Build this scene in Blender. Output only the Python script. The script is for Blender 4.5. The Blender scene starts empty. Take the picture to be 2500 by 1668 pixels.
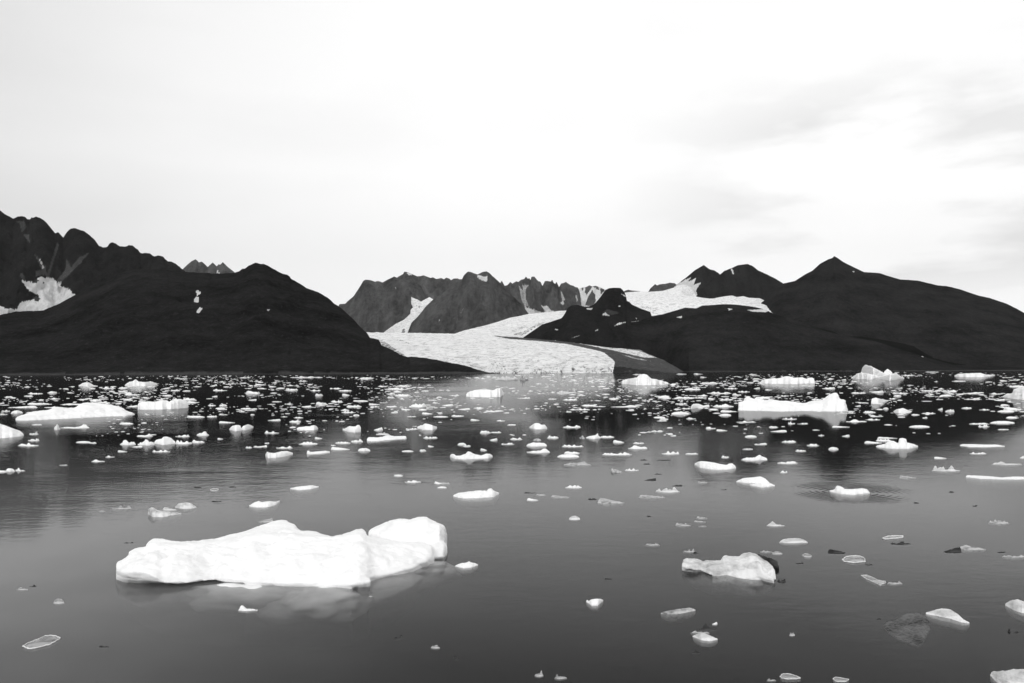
import bpy, math, random
import numpy as np
R = math.radians
random.seed(7)
rng = np.random.default_rng(11)
C = bpy.context.scene.collection

# ---------------------------------------------------------------- camera model
W0, H0, F = 2500.0, 1668.0, 1944.0
CAMH = 4.0
PITCH = math.atan(73.0 / F)
ROLL = math.atan(8.0 / 2500.0)
cp, sp = math.cos(PITCH), math.sin(PITCH)
RIGHT = np.array([1.0, 0, 0]); FWD = np.array([0, cp, sp]); UP = np.array([0, -sp, cp])
cr, sr = math.cos(ROLL), math.sin(ROLL)
# the photographer held the camera a touch off level (horizon drops to the left)
R2 = RIGHT * cr - UP * sr
U2 = UP * cr + RIGHT * sr

def rays(px, py):
    px = np.asarray(px, float); py = np.asarray(py, float)
    a = (px - W0 / 2) / F; b = -(py - H0 / 2) / F
    return FWD + a[..., None] * R2 + b[..., None] * U2

def pt_at(px, py, D):
    """world point on the sight line at horizontal distance D (depth along y)"""
    d = rays(px, py); s = np.asarray(D, float) / d[..., 1]
    p = d * s[..., None]; p[..., 2] += CAMH
    return p

def water_depth(px, py, z=0.0, cap=1e5):
    d = rays(px, py)
    sl = d[..., 2] / d[..., 1]
    sl = np.minimum(sl, -CAMH / cap)
    return (z - CAMH) / sl

def project(P):
    v = P - np.array([0, 0, CAMH])
    f = v @ FWD
    return W0 / 2 + F * (v @ R2) / f, H0 / 2 - F * (v @ U2) / f

# ---------------------------------------------------------------- numpy noise
_perm = np.random.default_rng(3).permutation(256); _perm = np.concatenate([_perm, _perm, _perm])
_g = np.random.default_rng(4).normal(size=(256, 3)); _g /= np.linalg.norm(_g, axis=1)[:, None]
def perlin(x, y, z=0.0):
    x, y, z = np.broadcast_arrays(np.asarray(x, float), np.asarray(y, float), np.asarray(z, float))
    xi, yi, zi = np.floor(x).astype(int), np.floor(y).astype(int), np.floor(z).astype(int)
    xf, yf, zf = x - xi, y - yi, z - zi
    u, v, w = [t * t * t * (t * (t * 6 - 15) + 10) for t in (xf, yf, zf)]
    def gr(i, j, k):
        h = _perm[(_perm[(_perm[(xi + i) & 255] + yi + j) & 255] + zi + k) & 255]
        g = _g[h]
        return g[..., 0] * (xf - i) + g[..., 1] * (yf - j) + g[..., 2] * (zf - k)
    def l(a, b, t): return a + t * (b - a)
    return 1.5 * l(l(l(gr(0,0,0), gr(1,0,0), u), l(gr(0,1,0), gr(1,1,0), u), v),
                   l(l(gr(0,0,1), gr(1,0,1), u), l(gr(0,1,1), gr(1,1,1), u), v), w)
def fbm(x, y, z=0.0, o=4, gain=0.5):
    s = 0; a = 1.0; f = 1.0; t = 0
    for i in range(o):
        s = s + a * perlin(x * f + 17.3 * i, y * f + 9.1 * i, z * f + 3.7 * i); t += a; a *= gain; f *= 2.03
    return s / t
def ridged(x, y, z=0.0, o=4):
    s = 0; a = 1.0; f = 1.0; t = 0
    for i in range(o):
        s = s + a * (1 - 2 * np.abs(perlin(x * f + 5.3 * i, y * f + 7.7 * i, z * f + i))); t += a; a *= .5; f *= 2.1
    return s / t

def mesh_obj(name, V, Fc, mat, parent=None, smooth=True, attr=None):
    me = bpy.data.meshes.new(name)
    V = np.asarray(V, np.float64); Fc = np.asarray(Fc, np.int32)
    k = Fc.shape[1]
    me.vertices.add(len(V)); me.vertices.foreach_set('co', V.astype(np.float32).ravel())
    me.loops.add(Fc.size); me.loops.foreach_set('vertex_index', Fc.ravel())
    me.polygons.add(len(Fc)); me.polygons.foreach_set('loop_start', np.arange(0, Fc.size, k, dtype=np.int32))
    me.polygons.foreach_set('use_smooth', np.full(len(Fc), smooth))
    me.update(calc_edges=True); me.validate()
    if attr is not None:
        a = me.attributes.new('cover', 'FLOAT', 'POINT'); a.data.foreach_set('value', np.asarray(attr, np.float32))
    me.materials.append(mat)
    o = bpy.data.objects.new(name, me); C.objects.link(o)
    if parent is not None: o.parent = parent
    return o

def grid_faces(nr, nc, off=0, wrap=False):
    i, j = np.meshgrid(np.arange(nr - 1), np.arange(nc - 1), indexing='ij')
    a = i * nc + j
    return (np.stack([a, a + 1, a + nc + 1, a + nc], -1).reshape(-1, 4) + off)

def tag(o, label=None, cat=None, group=None, kind=None):
    if label: o['label'] = label
    if cat: o['category'] = cat
    if group: o['group'] = group
    if kind: o['kind'] = kind
    return o

# ---------------------------------------------------------------- materials
class NT:
    def __init__(s, name):
        s.m = bpy.data.materials.new(name); s.m.use_nodes = True; s.t = s.m.node_tree; s.t.nodes.clear()
        s.out = s.t.nodes.new('ShaderNodeOutputMaterial')
    def n(s, typ, **kw):
        nd = s.t.nodes.new(typ)
        for k, v in kw.items():
            if k.startswith('i_'): nd.inputs[k[2:].replace('_', ' ')].default_value = v
            else: setattr(nd, k, v)
        return nd
    def l(s, a, b): s.t.links.new(a, b)
    def math(s, op, a, b=None, clamp=False):
        nd = s.t.nodes.new('ShaderNodeMath'); nd.operation = op; nd.use_clamp = clamp
        for i, v in enumerate((a, b)):
            if v is None: continue
            if hasattr(v, 'links'): s.l(v, nd.inputs[i])
            else: nd.inputs[i].default_value = v
        return nd.outputs[0]
    def noise(s, vec, scale, detail=4, rough=.55, mapscale=None, loc=None):
        if mapscale or loc:
            mp = s.n('ShaderNodeMapping'); s.l(vec, mp.inputs['Vector'])
            if mapscale: mp.inputs['Scale'].default_value = mapscale
            if loc: mp.inputs['Location'].default_value = loc
            vec = mp.outputs[0]
        nz = s.n('ShaderNodeTexNoise'); nz.inputs['Scale'].default_value = scale
        nz.inputs['Detail'].default_value = detail; nz.inputs['Roughness'].default_value = rough
        s.l(vec, nz.inputs['Vector']); return nz.outputs['Fac']
    def ramp(s, f, stops):
        r = s.n('ShaderNodeValToRGB'); e = r.color_ramp.elements
        while len(e) < len(stops): e.new(.5)
        for k, (p, v) in enumerate(stops): e[k].position = p; e[k].color = (v, v, v, 1)
        s.l(f, r.inputs[0]); return r.outputs[0]
    def mix(s, f, a, b):
        nd = s.n('ShaderNodeMix', data_type='RGBA')
        for sock, v in ((nd.inputs['Factor'], f), (nd.inputs['A'], a), (nd.inputs['B'], b)):
            if hasattr(v, 'links'): s.l(v, sock)
            elif sock.name == 'Factor': sock.default_value = v
            else: sock.default_value = (v, v, v, 1)
        return nd.outputs['Result']

def rock_material(name, lo, hi, unit, bump, white=.72, streak=(1, 1, 1), scree=.0):
    n = NT(name); g = n.n('ShaderNodeNewGeometry').outputs['Position']
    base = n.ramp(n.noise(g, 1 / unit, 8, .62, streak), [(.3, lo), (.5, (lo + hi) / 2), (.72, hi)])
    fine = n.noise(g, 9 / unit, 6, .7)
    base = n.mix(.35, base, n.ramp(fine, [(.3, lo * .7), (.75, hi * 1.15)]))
    at = n.n('ShaderNodeAttribute', attribute_name='cover').outputs['Fac']
    # snow gets a ragged edge from noise
    e = n.math('ADD', at, n.math('MULTIPLY', n.math('SUBTRACT', n.noise(g, 26 / unit, 6, .7), .5), .55))
    snow = n.ramp(e, [(.42, 0), (.58, 1)])
    dirt = n.ramp(n.noise(g, 7 / unit, 7, .65, (1, 1, .4)), [(.3, white * .72), (.6, white)])
    low = n.math('MULTIPLY', n.ramp(e, [(.02, 0), (.42, 1)]), .45)
    c = n.mix(low, base, .16)
    c = n.mix(snow, c, dirt)
    dk = n.ramp(n.math('MULTIPLY', at, -1.0), [(.15, 0), (.8, .7)])
    c = n.mix(dk, c, lo * .35)
    p = n.n('ShaderNodeBsdfPrincipled'); p.inputs['Roughness'].default_value = .95
    p.inputs['Specular IOR Level'].default_value = 0
    n.l(c, p.inputs['Base Color'])
    b = n.n('ShaderNodeBump'); b.inputs['Strength'].default_value = .9; b.inputs['Distance'].default_value = bump
    n.l(n.noise(g, 5 / unit, 8, .65, streak), b.inputs['Height']); n.l(b.outputs[0], p.inputs['Normal'])
    n.l(p.outputs[0], n.out.inputs[0]); return n.m

def glacier_material():
    n = NT('glacier_ice'); g = n.n('ShaderNodeNewGeometry').outputs['Position']
    w = n.noise(g, .012, 4, .5)
    warp = n.n('ShaderNodeVectorMath', operation='ADD'); sc = n.n('ShaderNodeVectorMath', operation='SCALE')
    comb = n.n('ShaderNodeCombineXYZ'); n.l(w, comb.inputs[1]); n.l(w, comb.inputs[0])
    n.l(comb.outputs[0], sc.inputs[0]); sc.inputs['Scale'].default_value = 120
    n.l(g, warp.inputs[0]); n.l(sc.outputs[0], warp.inputs[1]); v = warp.outputs[0]
    a = n.ramp(n.noise(v, .055, 8, .72, (1, .35, 1.6)), [(.40, .50), (.49, .86), (.56, .96)])
    crev_shade = n.ramp(n.noise(v, .11, 7, .75, (.45, .3, 3)), [(.41, .16), (.475, .88), (1, .97)])  # crevasse shade put into the ice colour as dark streaks
    c = n.mix(.5, a, crev_shade)
    at = n.n('ShaderNodeAttribute', attribute_name='cover').outputs['Fac']
    e = n.math('ADD', at, n.math('MULTIPLY', n.math('SUBTRACT', n.noise(v, .10, 8, .8, (1, .22, 1)), .5), 2.2))
    deb_shade = n.ramp(n.noise(v, .07, 8, .8, (1, .15, 1)), [(.46, .001), (.54, .006), (.64, .09)])  # moraine rubble colour, also used for painted crevasse shade lower down
    c = n.mix(n.ramp(e, [(.4, 0), (.55, 1)]), c, deb_shade)
    p = n.n('ShaderNodeBsdfPrincipled'); p.inputs['Roughness'].default_value = .8
    n.l(c, p.inputs['Base Color'])
    b = n.n('ShaderNodeBump'); b.inputs['Strength'].default_value = 1; b.inputs['Distance'].default_value = 7
    n.l(n.noise(v, .07, 8, .7, (.8, .4, 2)), b.inputs['Height']); n.l(b.outputs[0], p.inputs['Normal'])
    n.l(p.outputs[0], n.out.inputs[0]); return n.m

def ice_material(name, col, col2, rough=.45, bump=.03, scale=5.0, sss=.0, trans=0.0, spec=.5):
    n = NT(name); tc = n.n('ShaderNodeTexCoord').outputs['Object']
    c = n.ramp(n.noise(tc, scale * .6, 6, .6, (1, 1, 2.2)), [(.32, col2), (.56, col)])
    p = n.n('ShaderNodeBsdfPrincipled'); p.inputs['Roughness'].default_value = rough
    p.inputs['IOR'].default_value = 1.31; p.inputs['Specular IOR Level'].default_value = spec
    n.l(c, p.inputs['Base Color'])
    if sss:
        p.inputs['Subsurface Weight'].default_value = sss
        p.inputs['Subsurface Radius'].default_value = (1, 1, 1); p.inputs['Subsurface Scale'].default_value = .25
    b = n.n('ShaderNodeBump'); b.inputs['Strength'].default_value = .7; b.inputs['Distance'].default_value = bump
    h = n.math('ADD', n.noise(tc, scale, 7, .6), n.math('MULTIPLY', n.noise(tc, scale * 6, 4, .6), .25))
    n.l(h, b.inputs['Height']); n.l(b.outputs[0], p.inputs['Normal'])
    sh = p.outputs[0]
    if trans:
        t = n.n('ShaderNodeBsdfTransparent'); m = n.n('ShaderNodeMixShader'); m.inputs[0].default_value = trans
        n.l(sh, m.inputs[1]); n.l(t.outputs[0], m.inputs[2]); sh = m.outputs[0]
    n.l(sh, n.out.inputs[0]); return n.m

M = {}
M['hill'] = rock_material('tundra_slope', .0005, .030, 240, 22, streak=(1, 1, 3.2))
M['crag'] = rock_material('dark_crag', .0015, .024, 220, 34, streak=(1.8, 1, .35))
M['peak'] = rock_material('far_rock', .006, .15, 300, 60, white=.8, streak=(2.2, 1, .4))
M['glacier'] = glacier_material()
M['berg'] = ice_material('white_ice', .97, .85, .5, .03, 3.0, sss=.25)
M['far_ice'] = ice_material('weathered_ice', .96, .86, .6, .08, .8)
M['clear'] = ice_material('melting_ice', .62, .08, .2, .03, 9.0, trans=.15)
M['pale'] = ice_material('soft_pale_ice', .84, .30, .3, .02, 3.2, trans=.06)
M['dark'] = ice_material('dark_clear_ice', .06, .004, .7, .03, 5.0, trans=.0, spec=.12)
M['rim'] = ice_material('frosted_rim', .85, .6, .4, .01, 12.0)

# ---------------------------------------------------------------- terrain
VIEWS = {'M1': (0, 480, 3.357), 'M2': (700, 620, 4.2727), 'M3': (1150, 620, 4.2727), 'M4': (1600, 600, 2.611),
         'A': (0, 900, 3.672), 'B': (620, 900, 3.672), 'C': (1240, 900, 3.672), 'D': (1860, 880, 3.672),
         'E': (240, 1220, 2.448), 'Fv': (1600, 1150, 2.611), 'G': (0, 1150, 3.027), 'K': (900, 1150, 2.9375), 'N': (0, 0, 1)}
def cv(view, pts):
    ox, oy, s = VIEWS[view]
    return [(ox + p[0] / s, oy + p[1] / s) + tuple(p[2:]) for p in pts]

def in_poly(px, py, poly):
    inside = np.zeros(px.shape, bool); n = len(poly)
    for i in range(n):
        x1, y1 = poly[i][:2]; x2, y2 = poly[(i + 1) % n][:2]
        if y1 == y2: continue
        c = ((y1 > py) != (y2 > py)) & (px < (x2 - x1) * (py - y1) / (y2 - y1) + x1)
        inside ^= c
    return inside

def cover_of(P, masks, base=0.0):
    a = np.full(len(P), float(base))
    if masks:
        px, py = project(P)
        for poly, val in masks:
            a[in_poly(px, py, poly)] = val
    return a

def ridge(name, mat, top, D_ridge, D_base, zb=-8.0, step=2.4, rows=70, p=1.0, amp=.06, lam=220., rib=.35, jag=.8,
          seed=0, back=1.3, masks=None, label=None, smooth=True, ribw=.7):
    top = sorted(top)
    xs = np.array([t[0] for t in top]); ys = np.array([t[1] for t in top])
    px = np.arange(xs[0], xs[-1] + step * .5, step); n = len(px)
    py = np.interp(px, xs, ys)
    py = py + jag * fbm(px * .09, seed * 7.7, 0, 4, .7) * 2.2
    def ev(f):
        if callable(f): return f(px)
        if isinstance(f, (list, tuple)): return np.interp(px, [q[0] for q in f], [q[1] for q in f])
        return np.full(n, float(f))
    Dr, Db = ev(D_ridge), ev(D_base)
    Rp = pt_at(px, py, Dr)
    t = np.linspace(0, 1, rows)[:, None]
    az = rays(px, py); azx = az[:, 0] / az[:, 1]
    D = Db + (Dr - Db) * t
    hgt = Rp[:, 2] - zb
    Z = zb + hgt * t ** p
    w = np.sin(np.pi * np.clip(t, 0, 1) ** .8) ** .7 * (t < 1)
    X = azx * D
    q1 = ridged(X / lam, t * rib + D / lam * .12, seed, 5)
    q2 = fbm(X / lam * 2.6, D / lam * 2.6, seed + 3, 5)
    q = q1 * ribw + q2 * (1.3 - ribw)
    D2 = D - q * w * amp * hgt * 1.6
    Z2 = Z + q * w * amp * hgt * .8
    X2 = azx * D2
    rowsP = np.stack([X2, D2, Z2], -1)
    # far side of the ridge falls away again
    tb = np.linspace(0, 1, 14)[1:, None]
    Dk = Dr + (hgt * back + 60) * tb; Zk = Rp[:, 2] + (zb - Rp[:, 2]) * tb ** .8
    Dk = Dk + 0 * Zk
    backP = np.stack([azx * Dk, Dk, Zk + fbm(azx * Dk / lam, Dk / lam, seed, 3) * amp * hgt * np.sin(np.pi * tb)], -1)
    P = np.concatenate([rowsP, backP], 0).reshape(-1, 3)
    nr = rows + 13
    att = cover_of(P, masks); att[(P[:, 2] < 3.2 + 2.5 * fbm(P[:, 0] / 60, P[:, 1] / 60, seed, 3)) & (att == 0)] = .27; att[rows * n:] = 0
    o = mesh_obj(name, P, grid_faces(nr, n), mat, smooth=smooth, attr=att)
    tag(o, label, None, None, 'structure'); return o

def loft(name, mat, curves, nu, nv, amp=0., lam=40., seed=0, masks=None, base=0., label=None, skirt=60., flow=1.0):
    rs = []
    for c in curves:
        c = np.array(c, float); P = pt_at(c[:, 0], c[:, 1], c[:, 2])
        s = np.concatenate([[0], np.cumsum(np.hypot(np.diff(c[:, 0]), np.diff(c[:, 1]) * 1.0))]); s /= s[-1]
        u = np.linspace(0, 1, nu)
        rs.append(np.stack([np.interp(u, s, P[:, k]) for k in range(3)], -1))
    rs = np.array(rs); k = len(rs); tv = np.linspace(0, k - 1, nv)
    G = np.empty((nv, nu, 3))
    for a, tt in enumerate(tv):
        i = min(int(tt), k - 2); f = tt - i
        G[a] = rs[i] * (1 - f) + rs[i + 1] * f
    q = fbm(G[..., 0] / lam, G[..., 1] / lam * flow, seed, 5, .6) + .5 * ridged(G[..., 0] / lam * 1.7, G[..., 1] / lam * flow, seed + 9, 4)
    ed = np.ones((nv, nu)); ed[-1] = .1
    G[..., 2] += q * amp * ed
    # solid edge all round
    lowr = G[-1:].copy(); lowr[..., 2] -= skirt; lowr[..., 1] += skirt * .3
    lowf = G[:1].copy(); lowf[..., 2] -= skirt
    G = np.concatenate([lowf, G, lowr], 0)
    l = G[:, :1].copy(); l[..., 2] -= skirt; r = G[:, -1:].copy(); r[..., 2] -= skirt
    G = np.concatenate([l, G, r], 1)
    P = G.reshape(-1, 3)
    o = mesh_obj(name, P, grid_faces(nv + 2, nu + 2), mat, attr=cover_of(P, masks, base))
    tag(o, label, None, None, 'structure'); return o

# near hill on the left
L1 = cv('M1', [(-330, 1000), (0, 970), (130, 942), (350, 935), (480, 880), (600, 815), (700, 760), (850, 690), (960, 640), (1080, 605), (1200, 592), (1330, 600),
     (1500, 615), (1650, 625), (1800, 633), (1900, 627), (1960, 615), (1985, 592), (2010, 590), (2040, 565), (2095, 542), (2130, 552), (2160, 550), (2200, 570), (2255, 600), (2275, 612), (2310, 630)]) + \
     cv('M2', [(0, 215), (30, 235), (45, 262), (130, 305), (210, 358), (330, 400), (430, 460), (500, 520), (580, 575), (700, 685), (760, 755), (840, 830), (870, 875), (960, 895), (990, 958), (1100, 1000),
     (1180, 1050), (1260, 1078), (1300, 1072), (1400, 1080), (1560, 1105), (1720, 1140), (1850, 1160), (1950, 1195), (2050, 1225), (2200, 1252), (2260, 1262)])
m1 = [(cv('M1', q), v) for q, v in [
    ([(1604, 775), (1625, 768), (1648, 790), (1616, 812)], 1.2), ([(1585, 845), (1612, 818), (1626, 830), (1626, 866), (1598, 868)], 1.2),
    ([(1610, 935), (1640, 908), (1656, 920), (1645, 942), (1628, 958), (1614, 950)], 1.2), ([(2175, 932), (2212, 924), (2210, 936)], .9),
    ]]
ridge('hill', M['hill'], L1, [(-100, 2700), (700, 2600), (850, 2250), (905, 2000), (940, 1800), (1000, 1575), (1215, 1520), (1300, 1515)],
      [(-100, 1440), (1000, 1480), (1300, 1505)], rows=120, step=2.2, p=.85, amp=.06, lam=260, rib=.9, jag=.9, seed=1, ribw=.15, masks=m1,
      label='dark smooth near hill with three small snow patches, left of the glacier')
# tall crags behind it
L2 = cv('M1', [(-330, 60), (-150, 90), (0, 115), (15, 125), (50, 150), (105, 178), (180, 158), (205, 165), (222, 187), (250, 185), (258, 170), (270, 178), (295, 163), (345, 180), (380, 215), (410, 250), (455, 300), (475, 293), (487, 298), (518, 338), (550, 285),
     (585, 260), (620, 257), (690, 285), (735, 320), (780, 360), (812, 407), (840, 415), (880, 410), (895, 388), (925, 374), (955, 390), (980, 405), (1005, 412), (1045, 408), (1055, 397), (1085, 402), (1110, 420), (1130, 430),
     (1150, 462), (1190, 465), (1230, 468), (1262, 490), (1295, 480), (1335, 495), (1380, 535), (1400, 532), (1440, 552), (1495, 597), (1560, 650), (1650, 720)])
m2 = [(cv('M1', q), v) for q, v in [
    ([(270, 455), (290, 470), (345, 540), (375, 580), (345, 610), (325, 560)], .36), ([(470, 370), (484, 400), (432, 560), (398, 664), (380, 650), (420, 530)], .3),
    ([(735, 455), (672, 535), (562, 645), (485, 712), (462, 695), (535, 600), (545, 510), (582, 580), (650, 500)], .36),
    ([(340, 640), (295, 660), (295, 610), (375, 590), (390, 655)], .36), ([(130, 200), (195, 200), (218, 250), (180, 295), (160, 220)], .25), ([(188, 308), (238, 312), (248, 384), (218, 352)], .36),
    ([(160, 620), (190, 640), (215, 690), (185, 690)], .3), ([(318, 500), (340, 540), (362, 580), (350, 590)], .9),
    ([(0, 898), (60, 918), (140, 920), (155, 880), (200, 858), (290, 845), (330, 815), (230, 765), (176, 686), (250, 704), (290, 685), (335, 655), (370, 668), (430, 668), (470, 708), (502, 702), (495, 735), (570, 768), (622, 815), (600, 860), (400, 980), (-200, 1020), (-200, 880)], 1.1),
    ([(240, 690), (280, 720), (330, 690), (300, 680)], .25), ([(255, 830), (300, 815), (350, 850), (300, 862)], .2), ([(350, 690), (368, 700), (360, 722), (350, 712)], .2)]]
ridge('mountain', M['crag'], L2, 4700, 3600, rows=110, step=2.2, p=1.15, amp=.11, lam=330, rib=.5, jag=1.6, seed=2, masks=m2,
      label='tall dark craggy mountain at far left with a small snow basin')
L4 = cv('M1', [(1380, 680), (1495, 597), (1540, 555), (1570, 530), (1603, 513), (1630, 540), (1655, 533), (1702, 577), (1743, 540), (1775, 573), (1793, 552), (1803, 560), (1825, 537), (1870, 580), (1925, 623), (2050, 700)])
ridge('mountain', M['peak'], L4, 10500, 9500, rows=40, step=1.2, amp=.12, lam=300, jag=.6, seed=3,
      masks=[(cv('M1', [(1765, 605), (1790, 615), (1800, 632), (1780, 632)]), 1.)], label='small grey far peaks showing over the saddle of the left hill')
# massifs flanking the side glacier
L5 = cv('M2', [(440, 640), (540, 548), (550, 525), (610, 520), (640, 490), (700, 440), (770, 330), (800, 280), (825, 268), (870, 273), (920, 290), (950, 283), (1000, 298), (1060, 265), (1120, 237), (1150, 247), (1200, 262), (1245, 276), (1290, 262),
     (1340, 300), (1400, 330), (1440, 420), (1475, 490), (1520, 520), (1600, 700)])
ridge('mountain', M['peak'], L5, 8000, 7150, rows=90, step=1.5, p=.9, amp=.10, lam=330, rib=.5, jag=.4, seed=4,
      masks=[(cv('M2', q), v) for q, v in [([(745, 600), (775, 590), (755, 700), (740, 735)], .3), ([(890, 640), (915, 640), (850, 720), (825, 730)], .32), ([(805, 500), (815, 505), (800, 530)], .3),
             ([(1130, 350), (1145, 350), (1135, 375)], .6), ([(975, 315), (990, 320), (1020, 375), (1005, 370)], .3), ([(900, 300), (940, 310), (935, 320)], .3),
             ([(1340, 400), (1375, 440), (1400, 475), (1370, 470)], .34), ([(1270, 340), (1310, 370), (1320, 420), (1280, 380)], .25)]], label='broad grey mountain left of the narrow side glacier')
L5b = cv('M2', [(1000, 400), (1160, 240), (1215, 210), (1225, 185), (1250, 187), (1300, 210), (1360, 235), (1390, 232), (1430, 223), (1450, 232), (1500, 252), (1525, 245), (1560, 262), (1610, 252), (1640, 265), (1665, 245), (1700, 260), (1715, 275), (1740, 257),
     (1780, 255), (1800, 265), (1900, 262), (2000, 400)])
ridge('mountain', M['peak'], L5b, 11000, 9800, rows=70, step=1.5, amp=.09, lam=420, jag=.5, seed=5,
      masks=[(cv('M2', q), v) for q, v in [([(1255, 200), (1290, 204), (1310, 224), (1268, 218)], 1.1), ([(1420, 318), (1432, 320), (1475, 395), (1545, 455), (1490, 468), (1450, 395)], .36), ([(1436, 225), (1446, 228), (1445, 265), (1436, 260)], .3)]],
      label='pale hazy ridge at the head of the narrow side glacier')
tl = cv('M2', [(1000, 840, 7000), (1010, 824, 7000), (1120, 742, 7020), (1220, 690, 7040), (1290, 628, 7060), (1292, 585, 7080), (1332, 545, 7090), (1330, 515, 7100), (1298, 450, 7120)])
tm = cv('M2', [(1100, 850, 7000), (1130, 825, 7000), (1230, 742, 7020), (1310, 690, 7040), (1375, 600, 7060), (1400, 560, 7080), (1420, 530, 7090), (1430, 510, 7100), (1400, 498, 7120)])
tr = cv('M2', [(1300, 850, 6950), (1320, 830, 6950), (1400, 742, 6980), (1450, 690, 7000), (1500, 628, 7040), (1540, 585, 7080), (1560, 545, 7090), (1570, 500, 7100), (1490, 452, 7150)])
loft('glacier', M['glacier'], [tl, tm, tr], 60, 40, 6, 60, seed=8, label='narrow side glacier falling between two grey mountains',
     masks=[(cv('M2', [(1335, 530), (1380, 545), (1425, 555), (1380, 560)]), .6), (cv('M2', [(1200, 800), (1230, 770), (1240, 825), (1195, 830)]), .6)])
L5c = cv('M2', [(1230, 900), (1230, 825), (1300, 722), (1380, 640), (1450, 550), (1540, 465), (1640, 400), (1700, 350), (1750, 310), (1825, 270), (1850, 220), (1890, 185), (1920, 190), (1960, 205), (1990, 215), (2040, 190), (2085, 182), (2110, 195), (2150, 235), (2225, 300)]) + \
      cv('M3', [(320, 330), (370, 380), (480, 480), (530, 530), (600, 625), (680, 720)])
ridge('mountain', M['peak'], L5c, 6750, 6000, rows=90, step=1.5, p=.95, amp=.11, lam=300, rib=.5, jag=.5, seed=6,
      masks=[(cv('M2', q), v) for q, v in [([(1992, 243), (1985, 222), (2030, 228), (2050, 240), (2093, 232), (2088, 290), (2060, 284), (2020, 268)], 1.2),
             ([(1845, 560), (1855, 562), (1820, 620), (1808, 622)], .5), ([(2040, 510), (2090, 530), (2060, 545), (2045, 530)], .36), ([(1740, 660), (1770, 655), (1720, 700)], .3), ([(1590, 680), (1600, 690), (1580, 715)], .5), ([(1700, 350), (1705, 325), (1690, 330)], .3)]],
      label='grey massif with a snow patch near its top, between the two glaciers')
L6 = cv('M3', [(150, 420), (305, 305), (320, 278), (335, 305), (350, 332), (380, 325), (410, 292), (430, 310), (470, 287), (495, 293), (520, 270), (555, 262), (572, 236), (590, 258), (610, 256), (620, 275), (630, 240), (660, 236), (680, 262), (700, 285), (725, 290), (745, 337),
     (770, 285), (800, 282), (830, 290), (848, 270), (862, 305), (878, 312), (892, 291), (918, 347), (940, 310), (965, 305), (990, 291), (1035, 325), (1075, 335), (1080, 345), (1115, 352), (1130, 385), (1145, 450), (1180, 520), (1260, 640)])
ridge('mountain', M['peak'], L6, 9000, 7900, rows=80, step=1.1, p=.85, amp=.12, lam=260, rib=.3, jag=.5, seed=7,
      masks=[(cv('M3', q), v) for q, v in [([(490, 325), (505, 330), (540, 380), (530, 305), (560, 345), (550, 302), (575, 325), (606, 322), (572, 372), (577, 470), (610, 550), (560, 560), (525, 480), (505, 370)], .5),
             ([(928, 378), (945, 385), (990, 500), (950, 495)], .5), ([(925, 508), (985, 500), (960, 530)], 1.1), ([(560, 558), (620, 568), (700, 600), (775, 622), (640, 660), (600, 640)], 1.1),
             ([(728, 528), (745, 540), (800, 540), (830, 585), (900, 600), (985, 598), (990, 680), (700, 680), (775, 618)], .62), ([(1085, 430), (1105, 430), (1120, 500), (1100, 500)], .5), ([(1138, 420), (1160, 460), (1200, 560), (1150, 540)], .7), ([(635, 460), (660, 440), (655, 470)], .3)]],
      label='jagged row of sharp grey peaks in the middle distance')
L7 = cv('M3', [(1000, 420), (1130, 362), (1150, 355), (1200, 345), (1235, 328), (1265, 340), (1300, 333), (1350, 350), (1390, 370), (1420, 380), (1500, 450)])
ridge('mountain', M['peak'], L7, 10500, 9600, rows=60, step=1.2, amp=.1, lam=300, jag=.4, seed=8,
      masks=[(cv('M3', q), v) for q, v in [([(1100, 340), (1450, 340), (1450, 600), (1100, 600)], .78), ([(1195, 343), (1235, 325), (1262, 352), (1205, 425), (1188, 400)], 0), ([(1272, 338), (1320, 330), (1335, 372), (1288, 352)], 0),
             ([(1262, 380), (1296, 430), (1300, 500), (1250, 550), (1190, 530), (1232, 430)], 0), ([(1345, 360), (1385, 365), (1395, 378), (1355, 420)], 0), ([(1150, 350), (1175, 345), (1165, 390)], 0)]],
      label='snow-streaked far peak behind the dark knoll')
# main glacier and its upper branch
gm = [(cv('M3', [(-500, 1000), (-100, 960), (600, 960), (1200, 1010), (1440, 1060), (1480, 1100), (1480, 1320), (-500, 1320)]), .16), (cv('M3', [(-400, 1110), (0, 1050), (300, 1060), (700, 1090), (1200, 1110), (1480, 1130), (1480, 1320), (-400, 1320)]), .27), (cv('M3', [(-400, 1200), (300, 1190), (900, 1180), (1480, 1170), (1480, 1320), (-400, 1320)]), .34),  # lower tongue: partial cover paints crevasse shade as dark specks
      (cv('M3', [(220, 853), (300, 853), (600, 876), (1000, 914), (1200, 948), (1400, 992), (1500, 1015), (1620, 1060), (1800, 1110), (1960, 1160), (2150, 1200), (2150, 1290), (1530, 1290), (1500, 1235), (1560, 1150), (1450, 1080), (1390, 1030), (1300, 1004), (1000, 940), (700, 908), (400, 888)]), 1.0),
      (cv('M3', [(1400, 985), (1740, 1000), (1960, 1070), (2400, 1120), (2400, 1320), (1530, 1320), (1478, 1240), (1500, 1130), (1450, 1060)]), .92), (cv('M3', [(1200, 940), (1500, 985), (1750, 1008), (1940, 1085), (1800, 1082), (1600, 1035), (1400, 990)]), .36), (cv('M3', [(1560, 1045), (1700, 1075), (1880, 1120), (1700, 1098)]), .5), 
      (cv('M2', [(860, 870), (1000, 900), (1260, 1075), (1100, 1040), (980, 960)]), .5), (cv('M2', [(1060, 880), (1200, 900), (1350, 960), (1340, 966), (1200, 912)]), .42), (cv('M3', [(0, 1238), (260, 1238), (330, 1252), (0, 1260)]), .6)]
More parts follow.
